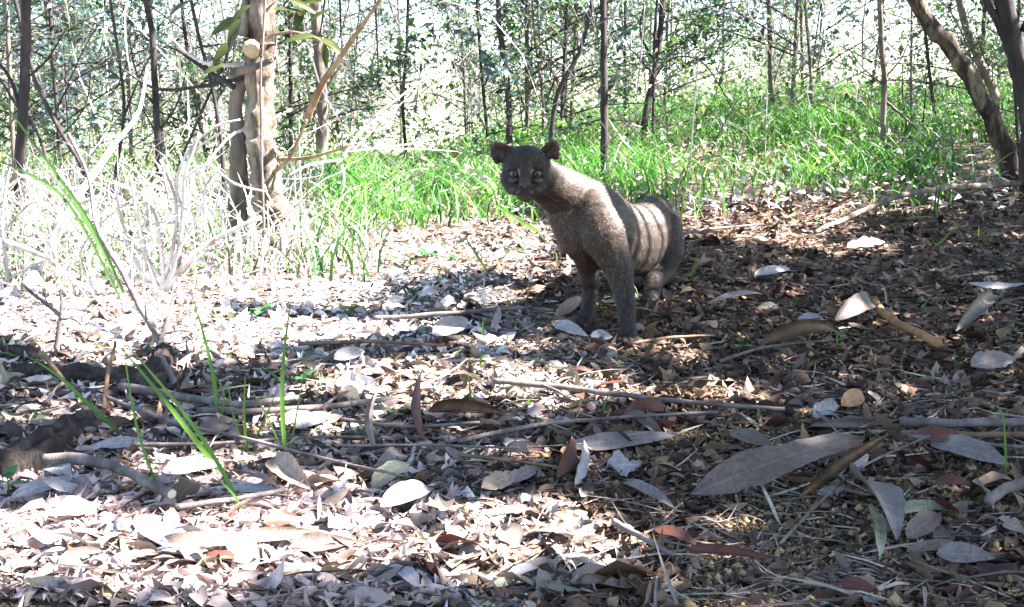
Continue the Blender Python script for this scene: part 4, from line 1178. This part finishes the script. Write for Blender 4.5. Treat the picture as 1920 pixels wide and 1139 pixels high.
keep = rng.random(Nc) < np.minimum(1, -np.log(np.clip(op, .004, .992)) / 4.5)  # leaf gaps of the unseen crowns shaped to let in the sun pools
def line_dist(Q):
    """distance of the sun line through each leaf to the body's axis"""
    pts = [CAT_A.lerp(CAT_B, t) for t in np.linspace(0, 1, 9)]
    S = np.array(SUN); best = np.full(len(Q), 9.0)
    d = Q - np.array(P(1044, 283, 2.175)); d = d - (d @ S)[:, None] * S; best = np.linalg.norm(d, axis=1) + .062
    for p in pts:
        d = Q - np.array(p); d = d - (d @ S)[:, None] * S
        best = np.minimum(best, np.linalg.norm(d, axis=1))
    return best
Q = np.stack((cxx, cyy, cz), -1)
keep &= line_dist(Q) > .13
# keep it out of the camera's view and away from the lens
ppx, ppy = project(cxx, cyy, cz)
keep &= ~((cyy > .3) & (ppy > -60) & (ppx > -300) & (ppx < 2200))
Q = Q[keep]
# unseen leaves added on the sun line to keep the face shaded
Nh = 480
hq = np.array(HEAD)[None] + np.array(SUN)[None] * rng.uniform(2.4, 3.0, Nh)[:, None] + rng.normal(0, 1, (Nh, 3)) * np.array([.06, .032, .06]) + np.array([-.01, -.045, .02])
S_ = np.array(SUN); d = hq - np.array(P(1052, 345, 2.25)); d = d - (d @ S_)[:, None] * S_
d2 = hq - np.array(P(1044, 283, 2.175)); d2 = d2 - (d2 @ S_)[:, None] * S_
hq = hq[(np.linalg.norm(d, axis=1) > .05) & (np.linalg.norm(d2, axis=1) > .062)]
Q = np.concatenate((Q, hq))
def canopy_tree(label, trunk, limbs, Q, group=None):
    e = empty('forest_tree', trunk[0], label, 'tree')
    link('trunk', Geo().tube(trunk, [.13, .11, .09, .05], seg=14, sub=8, rough=.25).mesh('trunk'), M['bark_grey'], e)
    for lb in limbs:
        k = len(lb)
        link('limb', Geo().tube(lb, [.04 * (1 - .65 * i / (k - 1)) for i in range(k)], seg=8, sub=6, wob=.5, rough=.1).mesh('limb'), M['bark_dark'], e)
    n = len(Q)
    Ls = rng.uniform(.07, .13, n)
    me = many_leaves('crown', Q, rng.uniform(0, 6.3, n), rng.normal(.2, .35, n), rng.normal(0, .4, n), Ls, Ls * rng.uniform(.4, .55, n), rng.normal(-.05, .08, n), rng.uniform(0, .3, n), None, rows=3)
    o = link('crown', me, M['canopy'], e); o['kind'] = 'stuff'
    return e
split = Q[:, 0] + .35 * Q[:, 1] > 2.4
V3 = lambda *a: Vector(a)
# narrow limbs whose shadows stripe the flank
def over(p, t): return Vector(p) + SUN * t
limbsA = [[V3(3.7, -1.3, 2.0), V3(3.0, -.6, 2.7), V3(2.2, .6, 3.0), V3(1.2, 1.8, 3.2)], [V3(3.7, -1.4, 2.4), V3(3.6, .6, 3.1), V3(3.4, 2.5, 3.5)],
          [V3(3.7, -1.4, 2.4), V3(2.2, -1.2, 3.1), V3(.6, -.6, 3.4)]]
st1a, st1b = over(P(1150, 300, 2.40), 2.5), over(P(1178, 500, 2.40), 2.5)
limbsB = [[V3(3.7, -1.4, 2.3), st1b.lerp(V3(3.7, -1.4, 2.3), .3), st1b, st1a, st1a + (st1a - st1b) * 2]]
EA = canopy_tree('broad crowned tree standing behind the photographer and shading the clearing', [V3(3.8, -1.6, -.1), V3(3.75, -1.5, 1.2), V3(3.7, -1.4, 2.4), V3(3.5, -1.2, 3.6)], limbsA, Q[split])
canopy_tree('second shade tree to the right outside the picture', [V3(3.9, 1.3, -.1), V3(3.85, 1.2, 1.2), V3(3.7, 1.0, 2.4), V3(3.4, .8, 3.4)],
            [[V3(3.7, 1.0, 2.4), V3(2.6, .6, 2.9), V3(1.4, .4, 3.1), V3(.2, .5, 3.3)], [V3(3.7, 1.0, 2.4), V3(3.4, 2.6, 3.0), V3(2.6, 4.0, 3.3)]], Q[~split])
for i, (a, b, r) in enumerate([((1136, 320), (1166, 480), .058), ((1186, 340), (1216, 450), .017), ((1206, 350), (1226, 500), .011), ((1232, 370), (1196, 510), .009), ((1246, 340), (1266, 470), .03), ((1120, 410), (1250, 380), .006)]):
    Ya = 2.40 + .08 * i
    p, q = over(P(a[0], a[1], Ya), 2.3 + .1 * i), over(P(b[0], b[1], Ya), 2.3 + .1 * i)
    dd = (q - p)
    link('bough', Geo().tube([p - dd * 2.5 + Vector((0, .2, .1)), p, q, q + dd * 2.0], [r * .8, r, r, r * 1.3], seg=7, sub=6).mesh('bough'), M['bark_dark'], EA)

# ------------------------------------------------------------------ the cat
def build_cat():
    root = empty('wild_cat', (G(1178, 640)), 'slim dark grey brown wild cat standing in dappled sun, looking at the camera', 'wild cat')
    g = Geo()
    def ball(c, r, rot=None): g.sphere(c, r, 14, 9, rot)
    def chain(pts, n=10):
        for i in range(len(pts) - 1):
            (p, r), (q, s) = pts[i], pts[i + 1]
            for k in range(n + 1):
                t = k / n
                r_ = [a + (b - a) * t for a, b in zip(r, s)] if hasattr(r, '__len__') else r + (s - r) * t
                ball(p.lerp(q, t), r_, brot if hasattr(r, '__len__') else None)
    bdir = (P(1225, 425, 2.76) - P(1088, 398, 2.28)); bdir.z = 0; bdir.normalize()
    side = Vector((-bdir.y, bdir.x, 0)).normalized()
    brot = Matrix((bdir, side, Vector((0, 0, 1)))).transposed()
    # trunk: (along, across, vertical)
    chain([(P(1086, 400, 2.29), (.050, .048, .078)), (P(1122, 420, 2.40), (.055, .058, .088)), (P(1165, 450, 2.55), (.055, .060, .086)),
           (P(1198, 452, 2.66), (.055, .060, .086)), (P(1222, 430, 2.76), (.055, .060, .082))], 8)
    # neck
    chain([(P(1086, 385, 2.30), .060), (P(1055, 362, 2.25), .050), (P(1022, 342, 2.20), .043), (P(1002, 328, 2.17), .042)], 8)
    # chest front
    chain([(P(1062, 400, 2.25), .040), (P(1085, 440, 2.26), .047), (P(1112, 475, 2.30), .036)], 6)
    # near (left) foreleg
    f1 = G(1178, 642)
    chain([(P(1108, 392, 2.24), .040), (P(1130, 440, 2.22), .045), (P(1154, 492, 2.22), .031), (P(1166, 530, 2.215), .0245), (P(1174, 575, f1.y + .012), .0195), (P(1177, 612, f1.y + .006), .0165), (P(1178, 632, f1.y), .018)], 8)
    ball(P(1178, 640, f1.y - .015) , (.021, .03, .015)); ball(P(1176, 643, f1.y - .035), (.019, .02, .012))
    for tx in (-.0175, -.006, .006, .0175):
        c_ = P(1176, 646, f1.y - .048 + abs(tx) * .5); ball(Vector((c_.x + tx, c_.y, float(H(c_.x, c_.y)) + .012)), (.0062, .012, .0095))
    # elbow, shoulder blade and wrist pad
    ball(P(1172, 500, 2.245), (.017, .022, .024)); ball(P(1112, 368, 2.30), (.026, .045, .032)); ball(P(1180, 598, f1.y + .016), (.012, .012, .014))
    # far (right) foreleg
    f2 = G(1095, 612)
    chain([(P(1092, 450, 2.30), .038), (P(1103, 500, 2.33), .024), (P(1107, 545, 2.35), .0170), (P(1103, 580, f2.y), .0150), (P(1095, 602, f2.y), .017)], 8)
    ball(P(1085, 608, f2.y - .02), (.026, .028, .015)); ball(P(1070, 612, f2.y - .035), (.018, .02, .012))
    for tx in (-.017, -.006, .006, .016):
        c_ = P(1068, 614, f2.y - .045 + abs(tx) * .5); ball(Vector((c_.x + tx * .8, c_.y, float(H(c_.x, c_.y)) + .012)), (.006, .012, .009))
    # hind legs
    h1 = G(1222, 566)
    chain([(P(1238, 432, 2.76), .058), (P(1250, 470, 2.75), .044), (P(1246, 505, 2.74), .031), (P(1226, 528, h1.y + .06), .022), (P(1224, 545, h1.y + .03), .018), (P(1222, 558, h1.y), .018)], 8)
    ball(P(1215, 562, h1.y - .02), (.02, .032, .014))
    h2 = G(1262, 552)
    chain([(P(1215, 440, 2.84), .055), (P(1215, 480, 2.86), .04), (P(1228, 515, 2.9), .022), (P(1235, 548, 2.86), .017)], 6)
    ball(P(1232, 553, 2.83), (.02, .03, .013))
    # tail, hanging behind the rump and resting on the litter
    tb = P(1240, 395, 2.86)
    chain([(tb, .028), (tb + Vector((.03, .09, -.09)), .022), (tb + Vector((.05, .2, -.2)), .018), (tb + Vector((.03, .34, -.27)), .016), (tb + Vector((-.05, .5, -.275)), .014)], 14)
    # head frame: faces the camera
    hc = P(986, 317, 2.15)
    fw = (Vector((0.0, 0, CAM_Z)) - hc).normalized()
    fw = (fw + Vector((-.02, 0, -.10))).normalized()
    rt = Vector((0, 0, 1)).cross(fw).normalized()
    if rt.x < 0: rt = -rt
    up = rt.cross(fw); up = up if up.z > 0 else -up
    hr = Matrix((rt, fw, up)).transposed()
    def h(x, f, u): return hc + (rt * x * 1.13 + fw * f * 1.05 + up * u * 1.05) * .001
    def hb(x, f, u, r):
        r = (r, r, r) if not hasattr(r, '__len__') else r
        ball(h(x, f, u), (r[0] * .00113, r[1] * .00105, r[2] * .00105), hr)
    hb(0, -6, 7, (43, 46, 36)); hb(0, 14, 14, (33, 28, 26)); hb(0, 0, -8, (42, 38, 33))
    for s in (-1, 1):
        hb(s * 25, 14, -16, (19, 20, 23)); hb(s * 21, 24, -30, (16, 14, 16)); hb(s * 20, 28, 6, (13, 12, 8)); hb(s * 10, 46, -32, (11.5, 12, 9.5)); hb(s * 15, 36, -34, (12, 14, 11)); hb(s * 30, 4, -22, (14, 18, 16))
    for k in range(7):
        t = k / 6; hb(0, 36 + 17 * t, 8 - 30 * t, 12.5 - 3.5 * t)
    hb(0, 38, -38, (17, 18, 13)); hb(0, 40, -47, (14, 13, 9)); hb(0, 20, -38, (20, 18, 14))
    # ears: cupped shells
    for s, tipx, tipu, bx in ((-1, -52, 42, -35), (1, 45, 50, 38)):
        base = Vector((bx, 2, 24)); tip = Vector((tipx, -4, tipu))
        ax = (tip - base); hh = ax.length; ax.normalize()
        w_ = Vector((ax.z, 0, -ax.x)) * 1.0
        for i in range(9):
            t = i / 8
            wd = 17 * math.sqrt(max(0, 1 - (t * .93) ** 2.6)) * (1.08 - .38 * t) * (.8 if s > 0 else 1)
            for j in range(-4, 5):
                q = j / 4
                c = base + ax * hh * t + w_ * wd * q + Vector((s * 2 * abs(q), 9 * q * q - 5 * (1 - t), 0))
                hb(c.x, c.y, c.z, 4.2)
    me0 = g.mesh('cat_volume')
    ob0 = bpy.data.objects.new('cat_volume', me0); col.objects.link(ob0)
    rm = ob0.modifiers.new('remesh', 'REMESH'); rm.mode = 'VOXEL'; rm.voxel_size = .0026; rm.use_smooth_shade = True
    sm = ob0.modifiers.new('smooth', 'SMOOTH'); sm.factor = .5; sm.iterations = 7
    dg = bpy.context.evaluated_depsgraph_get()
    me = bpy.data.meshes.new_from_object(ob0.evaluated_get(dg))
    bpy.data.objects.remove(ob0); bpy.data.meshes.remove(me0)
    me.name = 'body'
    n = len(me.vertices)
    co = np.empty(n * 3, np.float32); me.vertices.foreach_get('co', co); co = co.reshape(-1, 3)
    # colour of the coat
    base = np.array((.048, .035, .026)); C = np.tile(base, (n, 1))
    nz = np.array([noise.noise(Vector(c) * 22) for c in co])[:, None]
    C = C * (1 + .18 * nz)
    hcn = np.array(hc); rel = co - hcn
    lx, lf, lu = rel @ np.array(rt) * 1000, rel @ np.array(fw) * 1000, rel @ np.array(up) * 1000
    hd = np.linalg.norm(rel, axis=1) < .085
    def blob(x, u, rx, ru, fmin=10):
        return np.clip(1.3 - ((lx / 1.13 - x) / rx) ** 2 - ((lu / 1.05 - u) / ru) ** 2, 0, 1) * (lf > fmin) * hd
    def mixc(mask, c, k=1.0):
        nonlocal C
        m = (mask * k)[:, None]; C = C * (1 - m) + np.array(c) * m
    mixc(hd * 1.0, (.022, .017, .014), .85)  # head darker than the body: its shade put into the colour
    for s in (-1, 1):
        mixc(blob(s * 21, -5, 13, 10), (.02, .018, .018), .9)
        mixc(blob(s * 11.5, -2, 2.6, 6), (.33, .29, .14), .9)
        mixc(blob(s * 22, -17, 9, 3.5), (.13, .12, .10), .6)
        mixc(blob(s * 12, -37, 4, 3.5), (.16, .12, .08), .7)
    mixc(blob(0, -20, 8, 10), (.045, .028, .022), .8)
    mixc(blob(0, -46, 14, 7), (.06, .04, .032), .6)
    # lower legs darker: their shade put into the coat colour
    leg = sstep(.19, .08, co[:, 2])
    mixc(leg, (.020, .017, .016), .85)
    mixc(((np.abs(lx / 1.13) > 37) & (lu > 24) & hd & (lf > -14)) * 1.0, (.065, .043, .031), .75)
    # inside of ears warm brown
    at = me.color_attributes.new('Col', 'FLOAT_COLOR', 'POINT')
    at.data.foreach_set('color', np.concatenate((C, np.ones((n, 1))), 1).astype(np.float32).ravel())
    m, nt, nd, l, out = new_mat('cat_coat')
    b = nd.new('ShaderNodeBsdfPrincipled'); b.inputs['Roughness'].default_value = .75; b.inputs['Specular IOR Level'].default_value = .25
    a = nd.new('ShaderNodeAttribute'); a.attribute_name = 'Col'
    _, f = tex(nt, 'noise', 260, 3, .8)
    k = ramp(nt, f, [(.35, (.45, .42, .40)), (.65, (1.6, 1.5, 1.4))])
    mx = nd.new('ShaderNodeMix'); mx.data_type = 'RGBA'; mx.blend_type = 'MULTIPLY'; mx.inputs[0].default_value = 1
    l.new(a.outputs[0], mx.inputs[6]); l.new(k, mx.inputs[7]); l.new(mx.outputs[2], b.inputs['Base Color'])
    bp = nd.new('ShaderNodeBump'); bp.inputs['Strength'].default_value = .5; bp.inputs['Distance'].default_value = .002
    l.new(f, bp.inputs['Height']); l.new(bp.outputs[0], b.inputs['Normal']); l.new(b.outputs[0], out.inputs[0])
    me.materials.clear()
    me.polygons.foreach_set('use_smooth', [True] * len(me.polygons))
    body = link('body', me, m, root)
    # short coat: one fine tapered sliver per hair tuft
    me.calc_loop_triangles()
    nt_ = len(me.loop_triangles)
    tri = np.empty(nt_ * 3, np.int32); me.loop_triangles.foreach_get('vertices', tri); tri = tri.reshape(-1, 3)
    va, vb, vc = co[tri[:, 0]], co[tri[:, 1]], co[tri[:, 2]]
    cr = np.cross(vb - va, vc - va); ar = np.linalg.norm(cr, axis=1) / 2
    NH = 120000
    idx = rng.choice(nt_, NH, p=ar / ar.sum())
    r1, r2 = rng.random((NH, 1)), rng.random((NH, 1)); sw = (r1 + r2) > 1; r1 = np.where(sw, 1 - r1, r1); r2 = np.where(sw, 1 - r2, r2)
    p = va[idx] * (1 - r1 - r2) + vb[idx] * r1 + vc[idx] * r2
    nrm = cr[idx] / (2 * ar[idx][:, None] + 1e-12)
    relh = p - hcn; inh = np.linalg.norm(relh, axis=1) < .075
    flow = np.tile(np.array(bdir) * 1.0 + np.array((0, 0, -.35)), (NH, 1))
    low = p[:, 2] < .17
    flow[low] = (0, .1, -1.0)
    nose = np.array(h(0, 60, -20)); flow[inh] = (p - nose)[inh]
    flow = flow / np.linalg.norm(flow, axis=1)[:, None] + rng.normal(0, .22, (NH, 3))
    flow -= (flow * nrm).sum(1)[:, None] * nrm
    flow /= np.linalg.norm(flow, axis=1)[:, None] + 1e-9
    d = flow + nrm * rng.uniform(.12, .45, (NH, 1))
    # slivers over the eyes stay away
    keep = np.ones(NH, bool)
    for s in (-1, 1):
        keep &= np.linalg.norm(p - np.array(h(s * 20.5, 37, -5)), axis=1) > .0095
    keep &= np.linalg.norm(p - np.array(h(0, 57, -24)), axis=1) > .006
    keep &= ~((p[:, 2] < .012))
    ln = rng.uniform(.005, .012, (NH, 1)); ln = np.where(inh[:, None], ln * .55, ln)
    wv = np.cross(flow, nrm) * rng.uniform(.0003, .0006, (NH, 1))
    V = np.stack((p - wv, p + wv, p + d * ln), 1)[keep].reshape(-1, 3)
    nh = int(keep.sum())
    cc = C[tri[idx, 0]][keep]
    g_ = rng.choice([.4, .9, 1.7, 3.6], nh, p=[.32, .35, .23, .10])[:, None]  # grizzled hair tones; the palest put a silvery sheen into the colour
    ch = np.clip(cc * g_, 0, .6)
    ch = np.repeat(np.concatenate((ch, np.ones((nh, 1))), 1), 3, axis=0)
    fm = mesh_np('fur', V, np.arange(nh * 3), np.full(nh, 3), False, ch)
    m2, nt2, nd2, l2, out2 = new_mat('cat_fur')
    b2 = nd2.new('ShaderNodeBsdfPrincipled'); b2.inputs['Roughness'].default_value = .45; b2.inputs['Specular IOR Level'].default_value = .35
    a2 = nd2.new('ShaderNodeAttribute'); a2.attribute_name = 'Col'
    l2.new(a2.outputs[0], b2.inputs['Base Color']); l2.new(b2.outputs[0], out2.inputs[0])
    fo = link('fur', fm, m2, root); fo['kind'] = 'stuff'
    # eyes
    def simple(name, c, rough, spec=.5):
        mm, nt_, n_, l_, o_ = new_mat(name); bb = n_.new('ShaderNodeBsdfPrincipled')
        bb.inputs['Base Color'].default_value = (*c, 1); bb.inputs['Roughness'].default_value = rough; bb.inputs['Specular IOR Level'].default_value = spec
        l_.new(bb.outputs[0], o_.inputs[0]); return mm
    iris = simple('iris', (.10, .12, .14), .05); pup = simple('pupil', (.004, .004, .005), .1); lid = simple('eyelid', (.015, .012, .012), .6)
    nz_m = simple('nose_skin', (.03, .018, .018), .35)
    for s in (-1, 1):
        e = link('eye', Geo().sphere(h(s * 20.5, 33.8, -5), .0074, 16, 10).mesh('eye'), iris, root)
        c = h(s * 20.5, 33.8, -5); q = c + fw * .0053
        pp = link('pupil', Geo().sphere(q, (.0036, .0026, .0042), 12, 8, hr).mesh('pupil'), pup, e)
        # dark lid rims
        pts = [h(s * 20.5 + 7.4 * math.cos(a_), 38.5 - 2.2 * abs(math.cos(a_)), -5 + 4.6 * math.sin(a_)) for a_ in np.linspace(0, 2 * math.pi, 13)]
        link('eyelid', Geo().tube(pts, [.0019] * 13, seg=6, sub=2).mesh('eyelid'), lid, e)
    gn = Geo(); gn.sphere(h(0, 57, -22), (.0085, .005, .005), 12, 8, hr); gn.sphere(h(0, 57, -27), (.004, .005, .005), 10, 8, hr)
    link('nose', gn.mesh('nose'), nz_m, root)
    mp = [h(x_, 57 - abs(x_) * .35, u_) for x_, u_ in ((-16, -41), (-8, -42.5), (0, -37.5), (8, -42.5), (16, -41))]
    link('mouth', Geo().tube(mp, [.0007, .0012, .0012, .0012, .0007], seg=6, sub=5).mesh('mouth'), lid, root)
    wm = simple('whisker', (.10, .095, .09), .5)
    gw = Geo()
    for s in (-1, 1):
        for k in range(3):
            a0 = h(s * 12, 52, -30 - k * 2.2); a1 = h(s * (34 + k * 2), 48, -32 - k * 6); a2_ = h(s * (58 - k * 3), 36, -38 - k * 9)
            gw.tube([a0, a1, a2_], [.0003, .00022, .0001], seg=4, sub=4)
    w = link('whiskers', gw.mesh('whiskers'), wm, root); w['kind'] = 'stuff'
build_cat()
